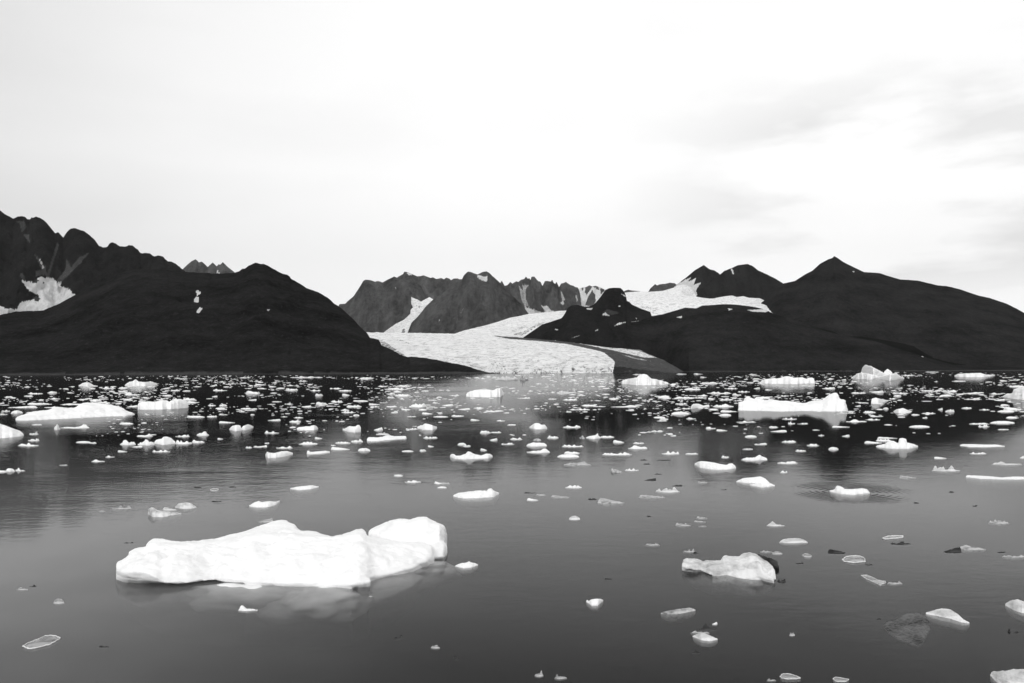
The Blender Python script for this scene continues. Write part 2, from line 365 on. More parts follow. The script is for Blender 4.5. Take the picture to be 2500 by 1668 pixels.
loft('glacier', M['glacier'], [
    [(990, 915.5, 1600), (1580, 914, 1600), (1660, 914, 1600)],
    [(985, 896, 1612), (1150, 888, 1612), (1300, 893, 1612), (1450, 895, 1612), (1500, 897, 1612), (1560, 903, 1612), (1610, 908, 1612), (1660, 913, 1612)],
    [(950, 868, 1950), (1100, 862, 1950), (1300, 853, 1950), (1450, 860, 1950), (1510, 875, 1950), (1590, 893, 1950), (1660, 910, 1950)],
    [(890, 838, 2700), (1100, 832, 2700), (1250, 833, 2700), (1350, 840, 2700), (1450, 851, 2700), (1560, 864, 2700), (1620, 884, 2700), (1665, 909, 2700)],
    [(870, 812, 3500), (1000, 813, 3500), (1100, 815, 3500), (1160, 818, 3500), (1260, 824, 3500), (1380, 835, 3500), (1480, 849, 3500), (1560, 855, 3500), (1620, 880, 3500), (1670, 908, 3500)]],
    460, 200, 4.2, 30, seed=12, masks=gm, flow=.6, label='wide white glacier with a dark medial moraine reaching the water')
bl = [(1080, 822, 3600), (1110, 815, 3700), (1133, 807, 4000), (1180, 796, 4500), (1215, 786, 4800), (1245, 776, 5100), (1268, 772, 5300), (1290, 767, 5500), (1320, 764, 5600), (1340, 762, 5700), (1385, 758, 5900)]
br = [(1150, 840, 3600), (1250, 836, 3700), (1300, 832, 4200), (1340, 815, 4400), (1370, 800, 4700), (1400, 790, 5000), (1420, 785, 5200), (1440, 780, 5500), (1450, 775, 5700), (1460, 765, 5900)]
loft('glacier', M['glacier'], [br, bl], 140, 60, 5, 110, seed=15, label='upper arm of the glacier curving up behind the dark knoll',
     masks=[(cv('M3', [(415, 830), (420, 800), (480, 770), (620, 720), (560, 770), (450, 830)]), .36), (cv('M3', [(520, 865), (740, 735), (840, 700), (700, 720), (560, 800), (430, 840)]), .42)])
L8 = cv('M3', [(440, 960), (550, 868), (650, 800), (740, 737), (840, 706), (945, 670), (975, 630), (1010, 562), (1050, 537), (1120, 532), (1180, 555), (1250, 545), (1300, 510), (1350, 450), (1400, 378), (1440, 358), (1500, 353), (1560, 356), (1580, 375), (1600, 400), (1618, 440), (1625, 492),
     (1650, 500), (1680, 530), (1780, 575), (1870, 605), (1884, 650), (2000, 700), (2200, 820)])
ridge('hill', M['crag'], L8, 4200, 3620, zb=60, rows=80, step=1.4, p=.9, amp=.05, lam=220, rib=1., jag=.2, seed=9,
      masks=[(cv('M3', q), v) for q, v in [([(1360, 634), (1400, 616), (1445, 646), (1400, 642)], 1.2), ([(1200, 566), (1272, 566), (1255, 584), (1212, 580)], 1.2), ([(1532, 536), (1568, 538), (1552, 554)], 1.2),
             ([(1495, 752), (1540, 720), (1612, 713), (1560, 735)], 1.2), ([(1655, 717), (1700, 706), (1778, 698), (1720, 722)], 1.2), ([(872, 783), (912, 790), (895, 800)], 1.1), ([(1296, 804), (1325, 783), (1325, 800)], 1.), ([(1565, 416), (1625, 440), (1610, 452)], 1.1),
             ([(1130, 540), (1215, 550), (1180, 532)], 1.), ([(1370, 600), (1430, 580), (1520, 600), (1540, 620), (1470, 640)], .24), ([(1050, 870), (1130, 848), (1130, 858), (1055, 880)], .5), ([(1715, 660), (1735, 680), (1725, 684)], .8)]],
      label='dark knoll with scattered snow patches beside the glacier')
# high snowfield and the two peaks above it
L9 = cv('M3', [(1500, 440), (1590, 402), (1600, 385), (1640, 375), (1700, 385), (1750, 388), (1900, 430)])
ridge('mountain', M['peak'], L9, 7500, 6900, rows=30, step=1.5, amp=.05, lam=200, jag=.5, seed=10, label='low dark ridge behind the left end of the snowfield')
L9b = cv('M3', [(1780, 470), (1855, 390), (1870, 360), (1900, 335), (1920, 316), (1940, 330), (1970, 318), (2020, 312), (2080, 300), (2120, 305), (2140, 320), (2250, 400)])
ridge('mountain', M['peak'], L9b, 9000, 8300, rows=40, step=1.2, amp=.08, lam=240, jag=.7, seed=11, label='low jagged far ridge left of the pointed peak')
PA = cv('M4', [(0, 340), (135, 250), (200, 200), (260, 150), (308, 124), (345, 150), (375, 157), (400, 172), (420, 190), (520, 300), (600, 380)])
ridge('mountain', M['crag'], PA, 6900, 6250, rows=70, step=1.4, p=.95, amp=.06, lam=260, jag=.6, seed=12,
      masks=[(cv('M4', [(120, 262), (150, 240), (200, 214), (228, 203), (205, 232), (258, 208), (244, 250), (290, 236), (258, 284), (270, 330), (100, 330)]), 1.3)], label='pointed dark peak rising out of the snowfield')
PB = cv('M4', [(180, 400), (262, 320), (300, 270), (340, 240), (380, 205), (415, 182), (440, 160), (480, 145), (530, 123), (590, 117), (620, 130), (660, 160), (715, 185), (760, 207), (815, 240), (900, 300), (1000, 400)])
ridge('mountain', M['crag'], PB, 6500, 5900, rows=70, step=1.4, p=.95, amp=.06, lam=260, jag=.5, seed=13,
      masks=[(cv('M4', [(478, 145), (486, 147), (504, 180), (496, 184)]), 1.2)], label='rounded dark peak above the snowfield')
st = cv('M3', [(1560, 440, 5500), (1600, 405, 5500), (1660, 398, 5500), (1750, 392, 5500), (1855, 396, 5500), (2000, 386, 5500), (2140, 345, 5600)]) + \
     cv('M4', [(135, 254, 5700), (180, 248, 5700), (225, 262, 5700), (246, 292, 5650), (262, 325, 5600), (300, 332, 5600), (350, 338, 5600), (420, 336, 5600), (450, 322, 5600), (490, 318, 5600), (520, 328, 5600), (560, 322, 5600), (600, 333, 5600), (665, 335, 5600), (695, 350, 5600), (760, 380, 5600)])
sm = cv('M3', [(1540, 520, 4800), (1650, 480, 4800), (1900, 480, 4800), (2350, 500, 4800)]) + cv('M4', [(0, 350, 4800), (200, 350, 4800), (400, 352, 4800), (600, 358, 4800), (760, 395, 4800)])
sb = cv('M3', [(1520, 600, 4400), (1700, 640, 4400), (1900, 680, 4400), (2350, 640, 4400)]) + cv('M4', [(0, 470, 4400), (200, 430, 4400), (400, 420, 4400), (600, 420, 4400), (760, 440, 4400)])
loft('glacier', M['glacier'], [sb, sm, st], 200, 60, 2.5, 130, seed=16, label='bright high snowfield spread below the two dark peaks', masks=[(cv('M3', [(1680, 520), (1780, 540), (1950, 560), (1900, 640), (1870, 600)]), .38)])
# right-hand hills
L10 = cv('M4', [(520, 480), (600, 415), (640, 390), (700, 345), (760, 285), (820, 240), (890, 225), (920, 205), (960, 180), (1000, 160), (1050, 115), (1100, 88), (1130, 78), (1138, 67), (1152, 72), (1200, 105), (1270, 140), (1330, 168), (1430, 175), (1500, 198), (1560, 215), (1670, 222),
      (1800, 253), (1860, 258), (1950, 280), (2000, 298), (2060, 318), (2130, 333), (2240, 370), (2300, 400), (2350, 428), (2450, 470), (2700, 540)])
ridge('mountain', M['hill'], L10, 5000, 3450, rows=110, step=2.3, p=1.0, amp=.05, lam=420, rib=.8, jag=.35, seed=14, ribw=.2,
      masks=[(cv('M4', [(1252, 160), (1270, 165), (1262, 170)]), .9)], label='long dark mountain with a pointed summit at the right')
L11 = cv('M3', [(1150, 1010), (1320, 930), (1500, 752), (1600, 720), (1760, 700), (1880, 650), (2000, 630), (2350, 568)]) + \
      cv('M4', [(190, 395), (300, 382), (450, 372), (540, 378), (640, 392), (700, 408), (760, 436), (1000, 510), (1200, 562), (1450, 595), (1650, 632), (1780, 700), (2000, 745), (2350, 768), (2700, 775)])
ridge('hill', M['hill'], L11, [(1400, 3900), (1600, 3950), (2300, 3800), (2600, 3600)], [(1400, 3620), (1600, 3600), (1680, 3150), (2600, 3150)], rows=110, step=2.2, p=.8, amp=.06, lam=260, rib=1.2, jag=.4, seed=15, ribw=.15,
      masks=[(cv('M4', q), v) for q, v in [([(588, 410), (680, 406), (714, 398), (732, 412), (700, 424), (620, 421)], 1.2), ([(462, 398), (498, 404), (470, 412)], 1.1), ([(133, 456), (172, 448), (167, 462)], 1.1),
             ([(960, 510), (1200, 562), (1450, 600), (1650, 635), (1790, 715), (2000, 760), (1900, 760), (1700, 705), (1560, 660), (1400, 610), (1150, 562)], -.9), ([(1695, 703), (1712, 706), (1704, 712)], 1.)]],
      label='dark rolling foreshore hill along the right shoreline')
# narrow shoreline strip of land, reaching under the fjord as the bed
def seabed():
    n = 30; x = np.linspace(-16000, 16000, n); y = np.linspace(-3000, 16000, n)
    X, Y = np.meshgrid(x, y); Z = -34 + 2 * perlin(X / 900, Y / 900)
    o = mesh_obj('seabed', np.stack([X, Y, Z], -1).reshape(-1, 3), grid_faces(n, n), M['dark_bed'], attr=np.zeros(n * n))
    tag(o, 'dark bed of the fjord', kind='structure')
M['dark_bed'] = rock_material('sea_floor', .01, .02, 60, 2)
seabed()

# ---------------------------------------------------------------- water
def water():
    n = NT('fjord_water'); g = n.n('ShaderNodeNewGeometry').outputs['Position']
    calm = n.ramp(n.noise(g, .022, 3, .5, (.55, 1.3, 1), (3, 8, 0)), [(.42, .22), (.60, 1.0)])
    r1 = n.noise(g, 2.6, 4, .55, (.75, 1.25, 1))
    r2 = n.noise(g, .55, 3, .5, (.6, 1.3, 1))
    r3 = n.noise(g, 9.0, 2, .5)
    h = n.math('ADD', n.math('MULTIPLY', r1, .0055), n.math('MULTIPLY', r2, .0065))
    h = n.math('ADD', h, n.math('MULTIPLY', r3, .0012))
    s0 = n.n('ShaderNodeSeparateXYZ'); n.l(g, s0.inputs[0])
    bx = n.ramp(n.math('ADD', n.math('MULTIPLY', n.math('DIVIDE', s0.outputs[0], s0.outputs[1]), -1.0), n.math('MULTIPLY', n.noise(g, .12, 3, .5), .5)), [(.30, 0), (.55, 1)])
    by = n.ramp(n.math('MULTIPLY', s0.outputs[1], .01), [(.20, 0), (.30, 1), (.75, 1), (.95, 0)])
    br = n.math('MULTIPLY', n.math('MULTIPLY', bx, by), n.ramp(n.noise(g, .09, 3, .6, (.6, 1.6, 1)), [(.36, .3), (.55, 1)]))
    h = n.math('MULTIPLY', h, n.math('ADD', calm, n.math('MULTIPLY', br, 1.3)))
    # rings spreading from the rocking floe
    cx, cy = RC
    d = n.n('ShaderNodeVectorMath', operation='DISTANCE'); d.inputs[1].default_value = (cx, cy, 0); n.l(g, d.inputs[0])
    w = n.math('SINE', n.math('MULTIPLY', d.outputs['Value'], 30.0))
    fall = n.ramp(n.math('MULTIPLY', d.outputs['Value'], 1 / 2.6), [(.18, 0), (.3, 1), (1, 0)])
    h = n.math('ADD', h, n.math('MULTIPLY', n.math('MULTIPLY', w, fall), .0030))
    b = n.n('ShaderNodeBump'); b.inputs['Strength'].default_value = 1.0; b.inputs['Distance'].default_value = WB
    n.l(h, b.inputs['Height'])
    fr = n.n('ShaderNodeFresnel'); fr.inputs['IOR'].default_value = 1.33; n.l(b.outputs[0], fr.inputs['Normal'])
    fac = n.ramp(fr.outputs[0], [(0, .0), (.06, .015), (.13, .040), (.25, .14), (.42, .32), (.6, .34), (.8, .46), (1, .74)])
    gl = n.n('ShaderNodeBsdfGlossy'); gl.inputs['Roughness'].default_value = WR; gl.inputs['Color'].default_value = (WG, WG, WG, 1)
    n.l(b.outputs[0], gl.inputs['Normal'])
    df = n.n('ShaderNodeBsdfDiffuse'); 
    # near water at the left is paler and less clear
    sx = n.n('ShaderNodeSeparateXYZ'); n.l(g, sx.inputs[0])
    wob = n.math('MULTIPLY', n.math('SUBTRACT', n.noise(g, .25, 4, .5), .5), 6.0)
    a1 = n.ramp(n.math('MULTIPLY', n.math('ADD', n.math('MULTIPLY', sx.outputs[0], -1.0), n.math('ADD', wob, 0.0)), 1 / 12), [(.05, 0), (.85, 1)])
    a2 = n.ramp(n.math('MULTIPLY', sx.outputs[1], 1 / 60), [(.3, 1), (.8, 0)])
    pale_left = n.math('MULTIPLY', a1, a2)
    n.l(n.mix(pale_left, .10, .34), df.inputs['Color'])
    tr = n.n('ShaderNodeBsdfTransparent'); tr.inputs['Color'].default_value = (.93, .93, .93, 1)
    m1 = n.n('ShaderNodeMixShader'); n.l(n.math('SUBTRACT', .92, n.math('MULTIPLY', pale_left, .4)), m1.inputs[0]); n.l(df.outputs[0], m1.inputs[1]); n.l(tr.outputs[0], m1.inputs[2])
    m2 = n.n('ShaderNodeMixShader'); n.l(fac, m2.inputs[0]); n.l(m1.outputs[0], m2.inputs[1]); n.l(gl.outputs[0], m2.inputs[2])
    n.l(m2.outputs[0], n.out.inputs[0])
    va = n.n('ShaderNodeVolumeAbsorption'); va.inputs['Density'].default_value = 1.1; va.inputs['Color'].default_value = (0, 0, 0, 1)
    n.l(va.outputs[0], n.out.inputs['Volume'])
    s = 15000.; y0, y1 = -2500., 15000.
    V = [(-s, y0, 0), (s, y0, 0), (s, y1, 0), (-s, y1, 0), (-s, y0, -28), (s, y0, -28), (s, y1, -28), (-s, y1, -28)]
    Fq = [(0, 1, 2, 3), (7, 6, 5, 4), (0, 4, 5, 1), (1, 5, 6, 2), (2, 6, 7, 3), (3, 7, 4, 0)]
    o = mesh_obj('water', V, Fq, n.m, smooth=False); tag(o, 'calm dark fjord water', kind='structure')
rp = pt_at(*[np.array([v]) for v in cv('Fv', [(1240, 135)])[0]], water_depth(*[np.array([v]) for v in cv('Fv', [(1240, 135)])[0]]))[0]
RC = (float(rp[0]), float(rp[1]))
WB, WR, WG = 1.0, .045, .93
water()

# ---------------------------------------------------------------- floating ice
M['lump'] = ice_material('smoky_ice', .10, .004, .4, .06, 2.6, trans=.0, spec=.3)
MATS = {'k': 'lump', 'w': 'berg', 'f': 'far_ice', 'g': 'clear', 'p': 'pale', 'd': 'dark'}
def floe_geo(top, base, alpha=.5, lip=0., p=2.2, seed=0, rough=.22, cap=.32, res=2.0, edge=.06, side=1.0, dbase=0., plates=0., brow=None, over=.0, dipk=1.0):
    """closed body of ice: front waterline and crest traced, real depth behind"""
    top = sorted(top); base = sorted(base)
    x0, x1 = top[0][0], top[-1][0]; wpx = x1 - x0
    n = int(np.clip(wpx / res, 9, 420))
    px = x0 + wpx * (.5 - .5 * np.cos(np.linspace(0, np.pi, n))) * 1.0
    px = .5 * px + .5 * np.linspace(x0, x1, n)
    yt = np.interp(px, [q[0] for q in top], [q[1] for q in top])
    yb = np.interp(px, [q[0] for q in base], [q[1] for q in base])
    yt = yt + min(1.6, .5 + .05 * (yb - yt).max()) * fbm(px * .2, seed, 0, 3, .7); yb = yb + .9 * fbm(px * .08, seed + 50, 0, 3, .6) * (wpx > 60)
    yt = np.minimum(yt, yb - .15)
    u = np.linspace(-1, 1, n)
    zl = lip * np.ones(n) if np.isscalar(lip) else np.interp(px, [q[0] for q in lip], [q[1] for q in lip])
    taper = np.clip(1 - np.abs(2 * (px - x0) / wpx - 1) ** 2.6, 0.02, 1) ** .5
    Df = water_depth(px, yb, zl) + dbase
    Wm = wpx / F * Df.mean()
    Dw = water_depth(px, yt, 0, 1e4)
    Dr = Df + np.minimum(alpha * np.maximum(Dw - Df, .0), cap * Wm * taper)
    Pr = pt_at(px, yt, Dr); zr = np.maximum(Pr[:, 2], zl + .002)
    Db = Dr + np.minimum(.45 * np.maximum(Dw - Dr, 0), cap * Wm * taper) + .01 * Wm
    hm = max(zr.max(), .02)
    nf = int(np.clip((yb - yt).max() / res, 5, 70)); nb = max(4, nf // 3)
    azx = rays(px, yb)[:, 0] / rays(px, yb)[:, 1]
    azt = rays(px, yt)[:, 0] / rays(px, yt)[:, 1]
    rows = []; wts = []
    und = np.where(zl > .01, 1., 0.)
    # below water and undercut at the front
    out = .10 * Wm * taper * side
    dip = (.16 * Wm * taper + .02) * dipk
    rows.append((Df + .5 * (Dr - Df), -dip * 1.5 + 0 * zl, azx)); wts.append(0)
    rows.append((Df - out * .35 * (1 - und) + und * .35 * (Dr - Df), -dip + 0 * zl, azx)); wts.append(0)
    rows.append((Df - out * .6 * (1 - und) + und * .30 * (Dr - Df), -dip * .35 + 0 * zl, azx)); wts.append(0)
    rows.append((Df + und * .22 * (Dr - Df), -.004 * Wm + 0 * zl, azx)); wts.append(0)
    if np.any(zl > .01):
        rows.append((Df + und * .12 * (Dr - Df), zl * .45, azx)); wts.append(.1)
    if brow is not None:
        ker = np.hanning(19); ker /= ker.sum(); Df = np.convolve(np.pad(Df, 9, mode='edge'), ker, 'valid')
        ybr = np.interp(px, [q[0] for q in brow], [q[1] for q in brow]); ybr = np.minimum(ybr, yb - .1)
        azx0 = azx; fr0 = rays(px, ybr)
        Dn = Df - over * np.clip((yb - ybr) / 12, 0, 1)
        zn = CAMH + Dn * fr0[:, 2] / fr0[:, 1]
        for k in range(1, 5):
            t = k / 5
            rows.append((Df * (1 - t) + Dn * t, zl * (1 - t) + zn * t, azx)); wts.append(.12)
        Df, zl = Dn, zn
    for k in range(nf):
        t = k / nf
        D = Df + (Dr - Df) * t
        z = zl + (zr - zl) * (1 - (1 - t) ** p)
        if k == 0: z = zl + 0.0
        rows.append((D, z, azx * (1 - t) + azt * t)); wts.append(min(1, t * 5) * min(1, (1 - t) * 3 + .12))
    rows.append((Dr, zr, azt)); wts.append(.12)
    for k in range(1, nb + 1):
        t = k / nb
        rows.append((Dr + (Db - Dr) * t, zr * (1 - t ** 2), azt)); wts.append(.3 * (1 - t))
    rows.append((Db, -dip * .5 + 0 * zl, azt)); wts.append(0)
    rows.append((Df + .6 * (Dr - Df), -dip * 1.5 + 0 * zl, azx)); wts.append(0)
    D = np.array([r[0] for r in rows]); Z = np.array([r[1] for r in rows]); A = np.array([r[2] for r in rows]); w = np.array(wts)[:, None]
    X = A * D
    s = 2.4 / max(hm * 2.2, Wm * .22)
    q = fbm(X * s, D * s, seed * 3.1, 5, .55)
    q2 = ridged(X * s * 1.3 + 4, D * s * 1.3, seed * 1.7, 3)
    if plates:
        l = X * 1.1 + D * .5 + 1.5 * perlin(X * .8, D * .8, seed); st_ = np.floor(l * 2.2 + 3 * fbm(X * 1.2, D * 2.2, seed, 3))
        q = q + plates * (np.sin(st_ * 12.9) * .5)
    Z = Z + (q * rough + q2 * rough * .35) * w * hm
    D = D - q2 * w * rough * np.minimum(hm, .5 * (Dr - Df))[None, :] * .6 * (Z > 0)
    # frayed waterline
    D = D + (np.array([0 if a > 0 else 1 for a in wts])[:, None] * 0)
    P = np.stack([X, D, Z], -1); N = len(rows)
    caps = [(N * n - n + j, N * n - n + j + 1, j + 1, j) for j in range(n - 1)]
    for i in range(N // 2 - (N % 2 == 0)):
        a_, b_, c_, d_ = i, i + 1, N - 2 - i, N - 1 - i
        if b_ == c_: continue
        caps.append((a_ * n, b_ * n, c_ * n, d_ * n)); caps.append((d_ * n + n - 1, c_ * n + n - 1, b_ * n + n - 1, a_ * n + n - 1))
    return P.reshape(-1, 3), np.concatenate([grid_faces(N, n), np.array(caps)])

def fuse(o, voxel, carve, seed, fs=1.0):
    """weld the lobes of a floe into one skin and weather it"""
    md = o.modifiers.new('weld', 'REMESH'); md.mode = 'VOXEL'; md.voxel_size = voxel; md.use_smooth_shade = True
    dg = bpy.context.evaluated_depsgraph_get(); me = bpy.data.meshes.new_from_object(o.evaluated_get(dg))
    o.modifiers.clear(); old = o.data; o.data = me; me.name = old.name
    k = len(me.vertices); co = np.empty(k * 3, np.float32); me.vertices.foreach_get('co', co); co = co.reshape(-1, 3).astype(float)
    no = np.empty(k * 3, np.float32); me.vertices.foreach_get('normal', no); no = no.reshape(-1, 3)
    x, y, z = co.T * fs
    wz = z + .12 * fbm(x * .9, y * .9, seed, 3)
    d = fbm(x * 2.2, y * 2.2, z * 3 + seed, 4, .5) * 1.0 + ridged(x * 1.1, y * 2.6, wz * 6.5 + seed, 3) * .8 + fbm(x * 9, y * 9, z * 12, 3, .6) * .22
    st = np.abs(((x * .55 + y * .8 + wz * 2.6 + .6 * fbm(x * .8, y * .8, seed + 2, 2)) * 2.0) % 1 - .5) * 2
    d = d - .8 * np.clip(1 - st * 5, 0, 1) * (fbm(x * 1.3, y * 1.3, 5 + seed, 2) > -.1)
    co = co + no * (d * carve)[:, None]
    me.vertices.foreach_set('co', co.astype(np.float32).ravel()); me.polygons.foreach_set('use_smooth', np.full(len(me.polygons), True)); me.update()
    if not me.materials: me.materials.append(old.materials[0])

def finish(name, geos, mat, parent=None):
    Vs, Fs, off = [], [], 0
    for V, Fc in geos:
        Vs.append(V); Fs.append(Fc + off); off += len(V)
    V = np.concatenate(Vs); Fc = np.concatenate(Fs)
    c = np.array([V[:, 0].mean(), V[:, 1].mean(), 0.0])
    o = mesh_obj(name, V - c, Fc, mat, parent); o.location = c
    return o

cnt = [0]; LEFT = []; SMALLEST = 84
def simple_shape(x0, x1, yt, yb, kind, seed, peak=None):
    r = random.Random(seed); w = x1 - x0; h = yb - yt
    n = 19; top = []
    ty = 'peak' if peak is not None else r.choices(['slab', 'dome', 'wedge', 'lumps', 'peak', 'pan'], [3, 2, 3, 4, 1, 3])[0]
    pk = peak if peak is not None else r.uniform(.2, .8)
    flip = r.random() < .5; s2 = r.uniform(.3, .75); lum = [(r.random(), r.uniform(.04, .12), r.uniform(.45, 1)) for _ in range(5)]
    jj = [r.uniform(-1, 1) for _ in range(n + 1)]
    for i in range(n + 1):
        u = i / n; uu = 1 - u if flip else u
        e = min(1, uu * 9) * min(1, (1 - uu) * 4)
        if ty == 'slab': v = e * (.6 + .3 * jj[i])
        elif ty == 'dome': v = max(0, 1 - abs(2 * uu - 1) ** 2.2) ** .6 * (.95 + .08 * jj[i])
        elif ty == 'wedge': v = min(1, uu * 14) * (1 - uu) ** .8 * (1 + .12 * jj[i])
        elif ty == 'lumps': v = e * max([.18] + [a_ * math.exp(-((u - c_) / w_) ** 2) for c_, w_, a_ in lum]) * (1 + .1 * jj[i])
        elif ty == 'pan': v = e * (.38 + .22 * jj[i] + .4 * (.7 < uu < .9))
        else: v = e * (s2 * (.7 + .2 * jj[i]) + (1 - s2 * .6) * math.exp(-((u - pk) / .14) ** 2))
        top.append((x0 + w * u, yb - h * .1 - h * .86 * max(0, min(v, 1))))
    base = [(x0, yb - h * .12), (x0 + w * r.uniform(.15, .35), yb - h * r.uniform(0, .1)), (x0 + w * .5, yb), (x0 + w * r.uniform(.65, .85), yb - h * r.uniform(0, .1)), (x1, yb - h * .12)]
    return top, base

LIST = []   # every floe: (geometry args, label, group, category)
def floe(view, top, base, label, kind='w', cat='ice floe', group=None, name='ice_floe', **kw):
    cnt[0] += 1; kw.setdefault('seed', cnt[0])
    if kind == 'f': kw.setdefault('p', 1.45); kw.setdefault('cap', .45)
    g = floe_geo(cv(view, top), cv(view, base), **kw)
    o = finish(name, [g], M[MATS[kind]])
    xs_ = g[0][:, 0]; Wm = xs_.max() - xs_.min(); hm = g[0][:, 2].max()
    wpx = VIEWS[view][2] and (top[-1][0] - top[0][0]) / VIEWS[view][2]
    if kind in 'wfpk' and wpx > 45 and hm > .05 * Wm:
        fuse(o, min(Wm * .010, hm * .12), min(.010 * Wm, hm * .12), cnt[0], 4.5 / Wm)
    tag(o, label, cat, group); return o
def small(view, x0, x1, yt, yb, label=None, kind='w', group=None, peak=None, cat=None, name=None, **kw):
    cnt[0] += 1
    (a, c), (b, d) = cv(view, [(x0, yt), (x1, yb)])
    if d < 1060 and kind == 'f' and label is None: c = d - (d - c) * .74
    top, base = simple_shape(a, b, c, d, kind, cnt[0] * 17 + 3, peak)
    if kind in 'gdp': kw.setdefault('alpha', .85); kw.setdefault('p', 3.); kw.setdefault('cap', 1.2); kw.setdefault('dipk', .5)
    elif d > 1150: kw.setdefault('alpha', .7)
    kw.setdefault('rough', .45); kw.setdefault('dipk', .5); kw.setdefault('res', 1.3)
    g = floe_geo(top, base, seed=cnt[0], **kw)
    if label is None:
        label, group = zone((a + b) / 2, d, b - a, kind)
        if kind in 'wf' and (b - a) * (d - c) < SMALLEST: LEFT.append((g[0], g[1])); return None
    fr_ = kind in 'gd' or kind == 'p' and b - a < 100
    o = finish(name or ('ice_fragment' if fr_ else 'ice_floe'), [g], M[MATS[kind]])
    tag(o, label, cat or ('ice fragment' if fr_ else 'ice floe'), group); return o

def zone(x, y, w, kind):
    side = 'below the left hill' if x < 420 else 'left of the glacier reflection' if x < 930 else 'in the glacier reflection' if x < 1480 else \
        'right of the glacier reflection' if x < 1900 else 'below the right mountain'
    band = 'far brash band along the shore' if y < 945 else 'dense middle brash band' if y < 1000 else 'near edge of the brash' if y < 1075 else 'open water before the brash' if y < 1250 else 'nearest open water'
    a = 'dark glassy ice sliver' if kind == 'd' else 'grey melting ice piece' if kind in 'gp' else 'low white ice piece' if w < 34 else 'wider white floe'
    l = f'{a}, {band}, {side}'
    return l, l

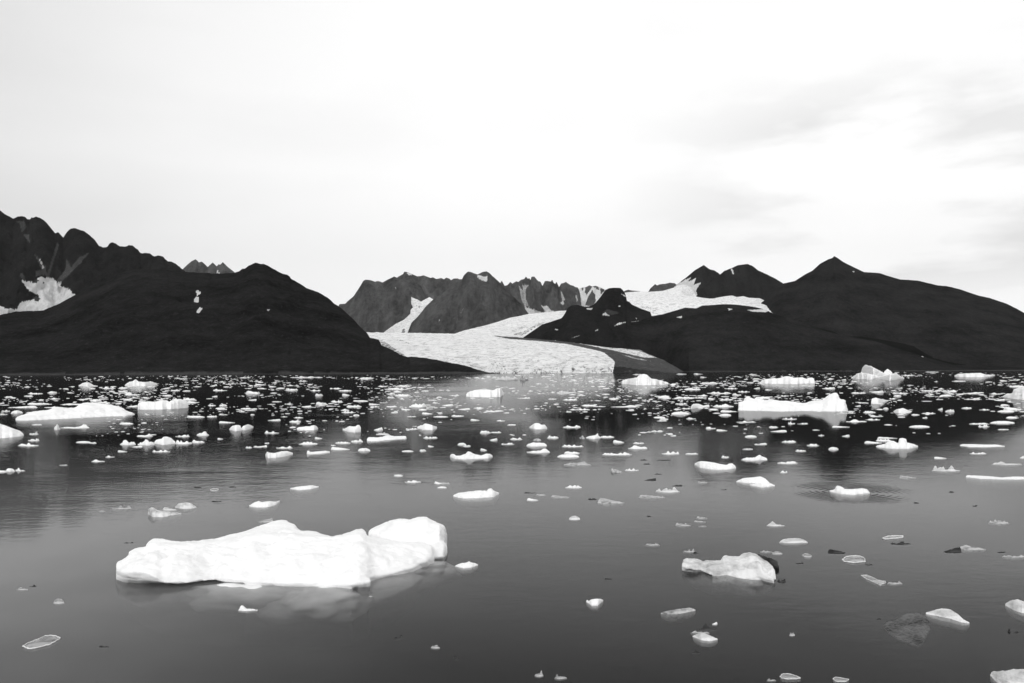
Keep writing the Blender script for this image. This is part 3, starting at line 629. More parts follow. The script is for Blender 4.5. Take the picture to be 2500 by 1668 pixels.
# --- the big floe in front
def big_floe():
    top = [(112, 392), (116, 380), (180, 347), (186, 325), (215, 305), (285, 290), (300, 262), (330, 243), (380, 247), (440, 258), (500, 265), (600, 258), (720, 240), (800, 222), (860, 208), (940, 180), (1030, 148), (1090, 135), (1130, 138), (1136, 150), (1170, 160), (1185, 180), (1215, 200),
           (1290, 203), (1360, 218), (1400, 233), (1440, 225), (1510, 205), (1540, 190), (1575, 188), (1597, 205), (1600, 224), (1660, 225), (1720, 240), (1800, 256), (1900, 262), (1960, 262), (1992, 280), (2005, 320), (2004, 352)]
    base = [(112, 452), (150, 472), (240, 486), (350, 494), (470, 501), (560, 493), (680, 478), (740, 492), (900, 508), (1060, 512), (1180, 518), (1350, 515), (1500, 528), (1560, 520), (1610, 500), (1640, 478), (1760, 452), (1880, 430), (1960, 390), (2005, 362)]
    lip = [(240 + a / 2.448, b) for a, b in [(112, .10), (300, .10), (470, .085), (600, .06), (700, .04), (820, .015), (1000, 0), (1480, .0), (1540, .015), (1620, .01), (1700, 0), (2005, 0)]]
    g1 = floe_geo(cv('E', top), cv('E', base), alpha=.42, lip=lip, p=1.7, seed=31, rough=.26, res=1.9, cap=.6, side=1.6, plates=.16, over=.10,
        brow=cv('E', [(112, 424), (160, 434), (200, 431), (262, 428), (300, 442), (340, 460), (390, 490), (470, 500), (620, 486), (760, 470), (900, 484), (1050, 500), (1200, 500), (1400, 508), (1500, 510), (1580, 492), (1640, 462), (1760, 438), (1900, 400), (2005, 345)]))
    # upper right block
    t2 = [(1618, 195), (1622, 186), (1650, 170), (1730, 135), (1800, 118), (1870, 122), (1920, 108), (1960, 105), (1990, 120), (2030, 140), (2065, 155), (2077, 182), (2081, 200)]
    b2 = [(1618, 205), (1640, 218), (1720, 240), (1820, 256), (1950, 264), (2040, 260), (2068, 240), (2081, 206)]
    lp = .26
    g2 = floe_geo(cv('E', t2), cv('E', b2), alpha=.42, lip=lp, p=2.6, seed=44, rough=.12, res=1.9, cap=.5)
    # shoulder under the block
    t3 = [(1900, 280), (1960, 262), (2020, 250), (2060, 252), (2080, 268), (2083, 300)]
    b3 = [(1900, 335), (1960, 350), (2020, 345), (2060, 338), (2083, 318)]
    g3 = floe_geo(cv('E', t3), cv('E', b3), alpha=.5, lip=.06, p=2.5, seed=52, rough=.12, res=1.9, cap=.9)
    # fallen ledge along the front
    t4 = [(1245, 450), (1260, 432), (1330, 425), (1420, 432), (1500, 440), (1570, 452), (1625, 480)]
    b4 = [(1245, 458), (1300, 486), (1380, 478), (1430, 492), (1500, 488), (1560, 500), (1625, 488)]
    g4 = floe_geo(cv('E', t4), cv('E', b4), alpha=.5, lip=.10, p=2.0, seed=58, rough=.2, res=1.9, cap=.5)
    t6 = [(860, 400), (900, 372), (1000, 340), (1150, 318), (1300, 300), (1500, 288), (1700, 276), (1850, 268), (1990, 280), (2006, 330)]
    b6 = [(860, 404), (960, 398), (1060, 410), (1180, 404), (1300, 415), (1420, 425), (1560, 430), (1700, 420), (1850, 400), (1960, 372), (2006, 345)]
    g6 = floe_geo(cv('E', t6), cv('E', b6), alpha=.35, lip=.12, p=1.8, seed=66, rough=.16, res=1.9, cap=.4)
    o = finish('ice_floe', [g1, g2, g3, g4, g6], M['berg']); fuse(o, .026, .019, 3)
    tag(o, 'largest ice floe, long white slab with a rounded block at its right end', 'ice floe')
    # its pale foot under the water
    sub = []
    for (x0, x1, y0, y1, dz, tilt) in [(520, 1350, 440, 560, -.012, 0), (1000, 1640, 440, 612, .005, 0), (1560, 2130, 372, 452, .0, 1.0)]:
        (ax, ay), (bx, by) = cv('E', [(x0, y0), (x1, y1)])
        yy = np.array([by, ay]); dd = water_depth(np.array([(ax + bx) / 2] * 2), yy)
        c = pt_at(np.array([(ax + bx) / 2]), np.array([0.0]), np.array([1.0]))
        D = dd.mean(); ry = (dd[1] - dd[0]) / 2; rx = (bx - ax) / 2 / F * D; cx = ((ax + bx) / 2 - 1250) / F * D
        th, ph = np.meshgrid(np.linspace(0, 2 * np.pi, 60), np.linspace(.01, np.pi - .01, 30), indexing='xy')
        X = np.cos(th) * np.sin(ph); Y = np.sin(th) * np.sin(ph); Z = np.cos(ph)
        k = 1 + .5 * fbm(X * 1.6 + x0, Y * 1.4, Z, 3)
        P = np.stack([cx + X * k * rx, D + Y * k * ry + tilt * X * rx * .9, Z * .26 * k - .26 - dz], -1).reshape(-1, 3)
        sub.append((P, grid_faces(30, 60)))
    f = finish('submerged_foot', sub, M['berg'])
    f.parent = o; f.location = f.location - o.location
    f['label'] = 'pale foot of the floe showing through the water'
big_floe()

# --- melting floe at the right
def melting_floe():
    t = [(172, 600), (180, 570), (200, 562), (265, 565), (290, 574), (305, 581), (330, 572), (380, 578), (420, 572), (432, 548), (445, 541), (470, 548), (530, 550), (560, 532), (600, 525), (640, 535), (680, 562), (715, 585), (745, 612), (760, 640), (768, 680)]
    b = [(172, 608), (200, 618), (245, 628), (290, 632), (340, 658), (400, 670), (450, 662), (520, 680), (620, 694), (690, 692), (740, 702), (768, 690)]
    lip = [(1600 + a / 2.611, z) for a, z in [(172, .10), (260, .08), (320, .02), (400, 0), (700, 0), (768, .02)]]
    g = floe_geo(cv('Fv', t), cv('Fv', b), alpha=.45, lip=lip, p=2.0, seed=81, rough=.24, res=1.8, cap=.5, plates=.3)
    g2 = floe_geo(cv('Fv', [(580, 640), (590, 600), (620, 582), (650, 575), (672, 590), (690, 640), (720, 660), (755, 690)]), cv('Fv', [(580, 655), (640, 668), (700, 690), (755, 700)]), alpha=.4, lip=.05, seed=83, rough=.12, res=1.8)
    o = finish('ice_floe', [g, g2], M['pale']); fuse(o, .014, .012, 8)
    tag(o, 'translucent lumpy floe with a rounded knob at its left end, front right', 'ice floe')
    d = floe_geo(cv('Fv', [(640, 540), (655, 530), (700, 545), (750, 562), (775, 575), (788, 605)]), cv('Fv', [(640, 545), (690, 570), (730, 598), (788, 612)]), alpha=.5, lip=.05, seed=84, rough=.2, res=1.8)
    dk = finish('dark_crust', [d], M['dark']); dk.parent = o; dk.location = dk.location - o.location
    dk['label'] = 'dark glassy crust along the back right edge'
melting_floe()
small('Fv', 778, 834, 672, 712, 'small round dark ice ball touching the right end of the translucent lumpy floe', 'd', alpha=.5)

EDG = lambda x0, x1, y: [(x0, y), (x1, y)]
floe('A', [(148, 442), (240, 412), (330, 390), (440, 380), (470, 365), (510, 352), (590, 362), (690, 358), (700, 335), (740, 318), (820, 310), (880, 318), (960, 328), (1060, 345), (1110, 365), (1130, 385), (1205, 408)],
     [(148, 462), (200, 466), (400, 458), (620, 448), (800, 438), (1000, 428), (1130, 424), (1205, 412)], 'long white wedge-shaped floe with a stepped back, far left', 'f', alpha=.3)
floe('A', [(1238, 322), (1250, 308), (1310, 302), (1400, 298), (1450, 290), (1500, 288), (1515, 300), (1560, 285), (1640, 279), (1668, 290), (1685, 322)],
     [(1238, 366), (1400, 368), (1560, 362), (1685, 350)], 'flat-topped white block with steep sides, right of the long wedge-shaped floe', 'f', alpha=.3, p=4)
floe('A', [(-330, 600), (-300, 560), (-200, 490), (-90, 470), (0, 500), (60, 520), (120, 545), (180, 570), (208, 592)], [(-330, 606), (-200, 626), (-90, 628), (40, 622), (130, 614), (208, 602)], 'white rounded floe cut by the left edge of the picture', 'f', alpha=.3)
floe('A', [(1120, 148), (1160, 122), (1190, 115), (1217, 98), (1240, 118), (1300, 125), (1350, 118), (1400, 132), (1408, 142)], [(1120, 152), (1200, 160), (1300, 158), (1408, 146)], 'white floe with a small pointed hump near the left shore', 'f', alpha=.3)
floe('A', [(708, 152), (740, 132), (775, 124), (810, 132), (840, 152), (875, 156)], [(708, 156), (780, 163), (875, 158)], 'small white dome of ice left of the hump-backed floe near the shore', 'f')
floe('A', [(2056, 542), (2080, 515), (2120, 505), (2155, 510), (2166, 545)], [(2056, 546), (2110, 562), (2166, 556)], 'left half of a pair of rounded white lumps of ice', 'f')
floe('A', [(2160, 540), (2180, 515), (2225, 500), (2255, 510), (2272, 522)], [(2160, 555), (2200, 553), (2240, 542), (2272, 526)], 'right half of a pair of rounded white lumps of ice', 'f')
small('A', 1075, 1218, 636, 686, 'spiky white fragment at the left end of the chain of joined floes', 'f', peak=.3)
small('A', 1235, 1388, 632, 690, 'second floe in the left chain, with an upright point', 'f', peak=.5)
floe('A', [(1384, 660), (1400, 640), (1455, 630), (1460, 615), (1500, 611), (1535, 625), (1570, 655)], [(1384, 672), (1460, 684), (1570, 672)], 'tallest floe in the middle of the left chain of joined floes', 'f')
small('A', 1568, 1722, 618, 678, 'long low floe near the right of the left chain', 'f')
small('A', 1720, 1832, 620, 668, 'floe with blunt left side closing the left chain', 'f', peak=.1)
small('A', 1572, 1702, 585, 612, 'small tilted floe just behind the left chain of joined floes', 'f')
small('A', 1225, 1370, 573, 612, 'bottle-shaped white floe above the left chain, thick at its right end', 'f', peak=.85)
small('A', 1763, 1877, 562, 602, 'egg-shaped white floe above the right end of the left chain', 'f', peak=.65)
small('A', 484, 542, 494, 550, 'white cube-like lump in front of the long wedge-shaped floe', 'f', peak=.5)
small('A', 540, 800, 499, 536, 'low floe rising to the right, in front of the long wedge-shaped floe', 'f', peak=.85)
floe('B', [(385, 536), (400, 528), (460, 520), (500, 520), (515, 512), (545, 510), (565, 520), (573, 535)], [(385, 546), (460, 552), (540, 552), (573, 540)], 'white floe thick at its right end, left of the glacier reflection', 'f')
floe('B', [(1015, 630), (1025, 618), (1100, 620), (1150, 615), (1180, 602), (1205, 598), (1240, 610), (1300, 608), (1360, 606), (1366, 622)], [(1015, 650), (1100, 652), (1200, 640), (1366, 628)], 'long narrow white floe with a low central hump, left of the glacier reflection', 'f')
floe('B', [(795, 545), (830, 532), (860, 515), (880, 520), (915, 520), (925, 508), (945, 505), (958, 530)], [(795, 550), (850, 568), (900, 574), (958, 568)], 'white floe with a castle-like toothed top', 'f', rough=.4)
floe('B', [(1465, 525), (1490, 512), (1515, 508), (1530, 492), (1565, 498), (1600, 510), (1640, 525)], [(1465, 535), (1530, 548), (1600, 552), (1640, 535)], 'white floe rising to a rounded crest, in the glacier reflection', 'f')
floe('B', [(105, 770), (120, 745), (135, 755), (180, 760), (240, 745), (300, 740), (348, 758)], [(105, 785), (125, 802), (200, 800), (280, 788), (348, 768)], 'white boat-shaped floe with raised left corner at the near edge of the brash band', 'w')
floe('B', [(474, 760), (476, 738), (498, 735), (502, 750), (560, 745), (640, 738), (680, 745)], [(474, 765), (500, 768), (600, 762), (680, 752)], 'slender white floe with an upright knob at its left end', 'w')
floe('B', [(1758, 785), (1770, 768), (1795, 770), (1810, 785), (1850, 785), (1905, 765), (1915, 745), (1935, 748), (1975, 770), (2040, 782), (2085, 765), (2120, 768), (2138, 785)],
     [(1758, 792), (1800, 808), (1900, 815), (2000, 808), (2100, 805), (2138, 792)], 'curved white floe with a fin in its middle, below the glacier reflection', 'w')
floe('B', [(1905, 228), (1940, 205), (1990, 195), (2050, 188), (2110, 190), (2140, 200), (2180, 180), (2215, 175), (2236, 215)], [(1905, 252), (2000, 256), (2100, 258), (2210, 254), (2236, 232)], 'blocky white berg standing in the pale glacier reflection', 'f', alpha=.3, cat='iceberg', name='iceberg')
floe('B', [(325, 1075), (380, 1062), (450, 1055), (520, 1048), (580, 1058)], [(325, 1078), (400, 1090), (500, 1082), (580, 1062)], 'flat pale leaf-shaped floe above the largest floe', 'w', alpha=.75)
floe('K', [(608, 175), (650, 160), (720, 150), (800, 143), (850, 145), (860, 130), (880, 128), (895, 142), (935, 160)], [(608, 183), (680, 197), (800, 195), (900, 186), (935, 165)], 'flat white floe with a small knob at its right end, below the glacier', 'w', alpha=.6)
floe('C', [(1022, 118), (1060, 98), (1110, 90), (1160, 80), (1175, 60), (1215, 52), (1250, 60), (1275, 90), (1330, 100), (1390, 115), (1436, 130)], [(1022, 136), (1150, 148), (1300, 150), (1436, 138)], 'white berg with a rounded hump, at the right foot of the glacier', 'f', alpha=.2, cat='iceberg', name='iceberg')
floe('D', [(-16, 200), (0, 180), (60, 168), (150, 165), (215, 145), (260, 150), (290, 160), (360, 155), (400, 168), (440, 155), (465, 165), (472, 195)], [(-16, 205), (100, 210), (240, 212), (400, 208), (472, 206)], 'long low white berg near the shore, left of the pointed berg', 'f', alpha=.2, cat='iceberg', name='iceberg')
def pointed():
    g = [floe_geo(cv('D', [(803, 158), (850, 125), (885, 114), (920, 118), (980, 130), (1060, 150), (1150, 130), (1200, 118), (1240, 145), (1272, 160)]), cv('D', [(803, 160), (950, 172), (1050, 165), (1150, 182), (1272, 163)]), alpha=.2, p=1.4, seed=201, rough=.3, res=.8),
         floe_geo(cv('D', [(885, 130), (905, 65), (930, 40), (975, 55), (1025, 80), (1060, 98), (1092, 118), (1098, 145)]), cv('D', [(885, 150), (1000, 158), (1098, 156)]), alpha=.2, p=1.3, seed=202, rough=.2, res=.8),
         floe_geo(cv('D', [(1085, 140), (1100, 100), (1125, 78), (1150, 95), (1168, 112), (1175, 140)]), cv('D', [(1085, 160), (1175, 160)]), alpha=.2, p=1.3, seed=203, rough=.2, res=.8)]
    o = finish('iceberg', g, M['far_ice']); fuse(o, .16, .34, 5, .22); tag(o, 'tallest berg, craggy white with a sharp tilted summit, near the right shore', 'iceberg')
pointed()
floe('D', [(-206, 400), (-205, 383), (-167, 373), (-132, 331), (-77, 353), (-17, 348), (0, 365), (90, 357), (150, 370), (250, 375), (330, 385), (400, 393), (440, 375), (500, 368), (550, 360), (600, 320), (650, 296), (675, 305), (695, 350), (740, 355), (746, 400), (764, 448)],
     [(-206, 448), (0, 452), (200, 458), (400, 452), (600, 458), (764, 456)], 'longest berg on the right, saddle-shaped with a high right end and low left point', 'f', alpha=.3, cat='iceberg', name='iceberg', res=1.5)
floe('D', [(2165, 318), (2200, 305), (2255, 298), (2258, 265), (2300, 250), (2350, 240), (2450, 235), (2560, 280), (2640, 318)], [(2165, 326), (2260, 345), (2400, 360), (2560, 345), (2640, 324)], 'white berg cut by the right edge of the picture', 'f', alpha=.3, cat='iceberg', name='iceberg')
floe('D', [(1727, 135), (1727, 112), (1760, 120), (1860, 116), (1960, 112), (2010, 128), (2090, 130)], [(1727, 146), (1850, 150), (2000, 150), (2092, 136)], 'long low white floe near the shore, right of the tallest berg', 'f', alpha=.3)
floe('D', [(1025, 768), (1100, 752), (1130, 730), (1180, 722), (1206, 740), (1228, 744), (1234, 705), (1260, 698), (1292, 708), (1296, 738), (1340, 748), (1396, 767)], [(1025, 776), (1120, 788), (1200, 792), (1320, 792), (1396, 778)],
     'white saucer-shaped floe with an upright knob, right side of open water', 'w', alpha=.4)
floe('D', [(1775, 760), (1800, 752), (1900, 752), (2000, 756), (2100, 755), (2178, 768)], [(1775, 764), (1850, 776), (2000, 778), (2178, 772)], 'very long thin white floe with dark water behind it, right side', 'w', alpha=.6)
floe('D', [(1828, 1042), (1840, 1030), (1950, 1034), (2050, 1040), (2150, 1050), (2250, 1042), (2400, 1044), (2500, 1050)], [(1828, 1046), (1950, 1060), (2100, 1066), (2300, 1068), (2500, 1062)], 'very long flat white floe reaching the right edge', 'w', alpha=.7)
floe('D', [(1180, 455), (1210, 438), (1245, 432), (1262, 426), (1290, 438), (1345, 458)], [(1180, 460), (1230, 474), (1290, 470), (1345, 460)], 'white mound-shaped floe in the right brash band', 'f')
floe('D', [(980, 375), (985, 345), (1020, 335), (1060, 345), (1132, 360)], [(980, 388), (1040, 390), (1132, 364)], 'bright white floe with a long pointed right tail, right brash band', 'f')
floe('C', [(1675, 855), (1700, 838), (1730, 832), (1800, 838), (1870, 850), (1920, 862), (1960, 868), (1980, 855), (2010, 850), (2035, 870), (2043, 890)], [(1675, 862), (1720, 888), (1820, 903), (1900, 908), (2000, 902), (2043, 893)],
     'bathtub-shaped white floe with a raised right end, right of centre on open water', 'w', alpha=.45)
floe('Fv', [(517, 65), (560, 48), (620, 43), (668, 36), (700, 50), (728, 78)], [(517, 68), (560, 74), (640, 80), (728, 82)], 'angular white floe with a peaked middle, below the bathtub-shaped one', 'w', alpha=.45)
floe('Fv', [(603, 88), (650, 82), (700, 80), (735, 80), (762, 92)], [(603, 90), (680, 106), (762, 95)], 'thin white plate touching the front of the angular peaked floe', 'w', alpha=.8)
floe('Fv', [(1112, 127), (1145, 120), (1156, 95), (1180, 100), (1208, 118), (1260, 118), (1320, 113), (1350, 120), (1366, 138)], [(1112, 131), (1180, 146), (1270, 153), (1300, 146), (1366, 141)], 'white floe with a raised left horn, ringed by circular ripples', 'w', alpha=.45)
floe('C', [(700, 618), (730, 606), (770, 600), (790, 596), (797, 585), (803, 571), (808, 588), (814, 603), (832, 614)], [(700, 622), (770, 632), (832, 622)], 'star-like white floe with a tall needle spike, below the glacier reflection', 'f', alpha=.4, rough=.1)
small('C', 640, 692, 594, 630, 'grey rounded stump just left of the needle-spiked floe', 'g', alpha=.4)
small('C', 828, 955, 597, 620, 'low white floe joining the needle-spiked floe on its right', 'f')
floe('C', [(192, 525), (215, 508), (240, 490), (275, 487), (300, 505), (330, 500), (352, 535)], [(192, 530), (240, 545), (300, 545), (352, 538)], 'white cone-shaped floe near the centre, in the glacier reflection', 'f')
small('C', 2088, 2326, 772, 826, 'low white floe with a pointed sail on its right half, above the bathtub-shaped floe', 'w', peak=.7, alpha=.4)
floe('G', [(1095, 308), (1100, 280), (1120, 268), (1160, 290), (1200, 300), (1260, 303), (1340, 314)], [(1095, 320), (1130, 340), (1200, 342), (1260, 330), (1342, 318)], 'pale crescent-shaped ice piece with a raised left tip, behind the largest floe', 'p', alpha=.4)
small('G', 1203, 1308, 264, 292, 'faint pale ice lump between the crescent piece and the domed piece', 'p')
floe('G', [(1296, 265), (1320, 240), (1370, 234), (1410, 240), (1452, 268)], [(1296, 272), (1360, 281), (1410, 278), (1452, 272)], 'pale domed ice piece right of the crescent-shaped piece', 'p', alpha=.4)
floe('G', [(1843, 255), (1880, 235), (1912, 222), (1930, 232), (1990, 226), (2035, 230), (2066, 222)], [(1843, 262), (1900, 271), (1980, 268), (2040, 250), (2066, 228)], 'small white flat floe with pointed ends, just behind the largest floe', 'w', alpha=.7)
small('G', 1903, 2022, 346, 380, 'grey melting fragment with dark left end, behind the peak of the largest floe', 'g')
small('G', 816, 972, 246, 282, 'grey fragment with dark tips, left on open water above the largest floe', 'g')
small('G', 1760, 1905, 993, 1036, 'small white knobbly fragment with a thin tail, in front of the largest floe', 'w', peak=.2, alpha=.6)
floe('K', [(620, 680), (660, 664), (705, 658), (720, 650), (735, 658), (765, 662), (784, 672)], [(620, 684), (680, 698), (740, 692), (784, 676)], 'small white oval floe just right of the largest floe', 'w', alpha=.7)
floe('K', [(1560, 935), (1566, 924), (1578, 934), (1600, 921), (1660, 916), (1682, 926)], [(1560, 940), (1600, 966), (1645, 967), (1682, 932)], 'lone white pebble-shaped piece of ice on dark water, bottom centre', 'w', alpha=.5)
small('K', 1190, 1254, 1424, 1476, 'pale arrowhead-shaped ice fragment at the bottom edge of the picture', 'g', peak=.8, alpha=.6)
small('K', 1332, 1422, 1447, 1492, 'grey lumpy fragment at the bottom edge, right of the arrowhead-shaped one', 'g', alpha=.6)
small('K', 290, 372, 323, 352, 'grey fragment peeking over the rounded block of the largest floe', 'g')
floe('Fv', [(35, 905), (60, 896), (120, 885), (170, 877), (230, 872), (256, 885)], [(35, 912), (80, 914), (150, 912), (220, 900), (256, 890)], 'long grey wedge of clear ice lying on dark water, bottom right of centre', 'g', alpha=.7)
floe('Fv', [(238, 1052), (270, 1040), (310, 1036), (350, 1050), (397, 1072)], [(238, 1056), (290, 1078), (350, 1086), (397, 1076)], 'pale shell-shaped fragment below the long grey wedge', 'p', alpha=.5)
small('Fv', 224, 345, 1015, 1036, 'thin pale plate directly above the shell-shaped fragment', 'g')
small('Fv', 272, 388, 972, 1014, 'dark ragged fragment above the thin pale plate', 'd')
small('Fv', 362, 396, 960, 980, 'tiny white chip at the top of the dark ragged fragment', 'w')
floe('Fv', [(1458, 985), (1475, 965), (1540, 948), (1600, 912), (1660, 908), (1695, 915), (1730, 930), (1750, 1010)], [(1458, 990), (1490, 1030), (1560, 1068), (1640, 1098), (1668, 1108), (1700, 1095), (1730, 1040), (1750, 1015)], 'large dark lump of clear ice at lower right', 'k', alpha=.93, rough=.5, p=1.2, dipk=.25, cap=2.)
floe('Fv', [(1725, 905), (1790, 885), (1830, 878), (1880, 885), (1930, 915), (1960, 945), (2002, 968)], [(1725, 912), (1800, 925), (1880, 942), (1950, 965), (2002, 972)], 'pale smooth ice wing touching the large dark lump at lower right', 'p', alpha=.5)
floe('Fv', [(2230, 848), (2260, 830), (2310, 822), (2360, 840), (2430, 862), (2470, 880)], [(2230, 856), (2280, 885), (2340, 906), (2420, 902), (2470, 884)], 'pale rounded ice cut by the right edge, above the lower right corner', 'p', alpha=.5)
floe('Fv', [(2135, 1300), (2150, 1280), (2220, 1280), (2280, 1270), (2360, 1268), (2440, 1290), (2500, 1330)], [(2135, 1305), (2180, 1350), (2240, 1380), (2330, 1395), (2440, 1385), (2500, 1336)], 'pale lumpy ice in the lower right corner of the picture', 'p', alpha=.5)
small('Fv', 708, 824, 320, 352, 'pale diamond-shaped floe above the translucent lumpy floe', 'p', alpha=.85)
small('Fv', 788, 972, 426, 460, 'grey floe with a white knob, directly above the translucent lumpy floe', 'p')
small('M3', 250, 492, 1262, 1322, 'dirty grey berg with dark notches, in front of the glacier front', 'p', cat='iceberg', name='iceberg', alpha=.2)
small('M3', 505, 598, 1266, 1322, 'small dirty dark-streaked berg right of the notched berg by the glacier', 'g', cat='iceberg', name='iceberg', alpha=.2)
floe('C', [(1640, 350), (1650, 325), (1680, 315), (1715, 318), (1750, 335), (1800, 322), (1806, 335)], [(1640, 362), (1700, 352), (1806, 342)], 'white block-ended floe at the left tip of a joined pair, right of the glacier reflection', 'f')
small('C', 1835, 2024, 311, 346, 'smooth white low floe, right half of a joined pair beside the saddle-shaped berg', 'f')
floe('C', [(440, 215), (465, 205), (485, 198), (505, 212), (560, 215), (606, 208)], [(440, 225), (480, 235), (560, 222), (606, 214)], 'white floe with a small cone, far out in the pale glacier reflection', 'f')

# rimmed panes of clear ice
def rimmed(view, pts, label, zt=.05):
    P = cv(view, pts); px = np.array([q[0] for q in P]); py = np.array([q[1] for q in P])
    G = pt_at(px, py, water_depth(px, py)); G = G[:, :2]
    # resample smooth closed loop
    n = 64; s = np.concatenate([[0], np.cumsum(np.hypot(*(np.diff(np.vstack([G, G[:1]]), axis=0).T)))])
    u = np.linspace(0, s[-1], n, endpoint=False); Gc = np.vstack([G, G[:1]])
    loop = np.stack([np.interp(u, s, Gc[:, k]) for k in (0, 1)], -1)
    for _ in range(2): loop = (np.roll(loop, 1, 0) + loop * 2 + np.roll(loop, -1, 0)) / 4
    c = loop.mean(0); size = np.ptp(loop[:, 0]); rad = (loop - c)
    a = np.arange(n) * 2 * np.pi / n
    rad = rad * (1 + .22 * fbm(np.cos(a) * 3.5, np.sin(a) * 3.5, len(label), 4))[:, None]
    zt = .035 * size
    V = []
    for k, (r, z) in enumerate([(1.0, -.04), (.97, zt * .1), (.86, zt * .25), (.6, zt * .45), (.3, zt * .5), (.02, zt * .55)]):
        zz = z + (zt * .35 * fbm(c[0] + rad[:, 0] * r * 4, rad[:, 1] * r * 4, 3, 3) if 1 < k else 0)
        V.append(np.column_stack([rad * r, np.full(n, z) + (zz - z)]))
    V = np.concatenate(V)
    Fq = []
    for k in range(5):
        for j in range(n): Fq.append((k * n + j, k * n + (j + 1) % n, (k + 1) * n + (j + 1) % n, (k + 1) * n + j))
    o = mesh_obj('ice_floe', V, Fq, M['clear_pane']); o.location = (c[0], c[1], 0)
    tag(o, label, 'ice floe')
    w = .055 * np.clip(1 + 1.5 * fbm(np.cos(a) * 3, np.sin(a) * 3, len(label), 3), .06, 2.4)[:, None]; Vr = []; m = 8
    for j in range(m):
        th = 2 * np.pi * j / m
        rr = 1 + w * (math.cos(th)) * (.5 + .25 * np.cos(a * 1 + 1)[:, None])
        z = zt * (.45 + .75 * math.sin(th)) * (1 + .4 * fbm(np.cos(a) * 5, np.sin(a) * 5, 2, 3))
        Vr.append(np.column_stack([rad * rr, z]))
    Vr = np.concatenate(Vr)
    Fr = [(k * n + j, k * n + (j + 1) % n, ((k + 1) % m) * n + (j + 1) % n, ((k + 1) % m) * n + j) for k in range(m) for j in range(n)]
    mesh_obj('rim', Vr, Fr, M['rim'], o)
    return o
M['clear_pane'] = ice_material('clear_pane', .50, .03, .15, .03, 5.0, trans=.2)
rimmed('G', [(160, 1300), (200, 1278), (250, 1258), (300, 1240), (345, 1218), (400, 1220), (448, 1236), (430, 1252), (390, 1270), (365, 1288), (300, 1302), (245, 1318), (205, 1312), (185, 1302)], 'clear oblong ice pane with a white frosted rim, bottom left')
rimmed('Fv', [(1195, 565), (1215, 548), (1260, 543), (1310, 547), (1332, 560), (1336, 580), (1290, 586), (1230, 584), (1200, 578)], 'clear oval ice pane with a white rim, right of the translucent lumpy floe')
rimmed('Fv', [(1447, 433), (1480, 420), (1530, 416), (1583, 418), (1575, 428), (1520, 433), (1470, 437)], 'thin clear ice sliver with a white rim, above the oval rimmed pane')
rimmed('Fv', [(796, 1310), (808, 1296), (850, 1294), (890, 1306), (926, 1322), (890, 1328), (830, 1328), (802, 1322)], 'clear pointed ice pane with white rim, at the bottom edge right of centre')
rimmed('Fv', [(936, 538), (950, 528), (975, 530), (997, 542), (985, 552), (955, 550)], 'tiny clear ice ring right of the translucent lumpy floe')
rimmed('Fv', [(1310, 664), (1345, 664), (1390, 682), (1425, 700), (1470, 705), (1455, 722), (1430, 730), (1390, 710), (1345, 690)], 'grey translucent ice strip with white edge, below the oval rimmed pane')
rimmed('G', [(1553, 140), (1570, 130), (1600, 130), (1620, 138), (1600, 148), (1570, 148)], 'small rimmed clear ice pane above the pale domed piece')
rimmed('Fv', [(1130, 1325), (1150, 1316), (1190, 1322), (1235, 1330), (1215, 1345), (1150, 1344)], 'grey rimmed fragment at the bottom edge between two other pieces')

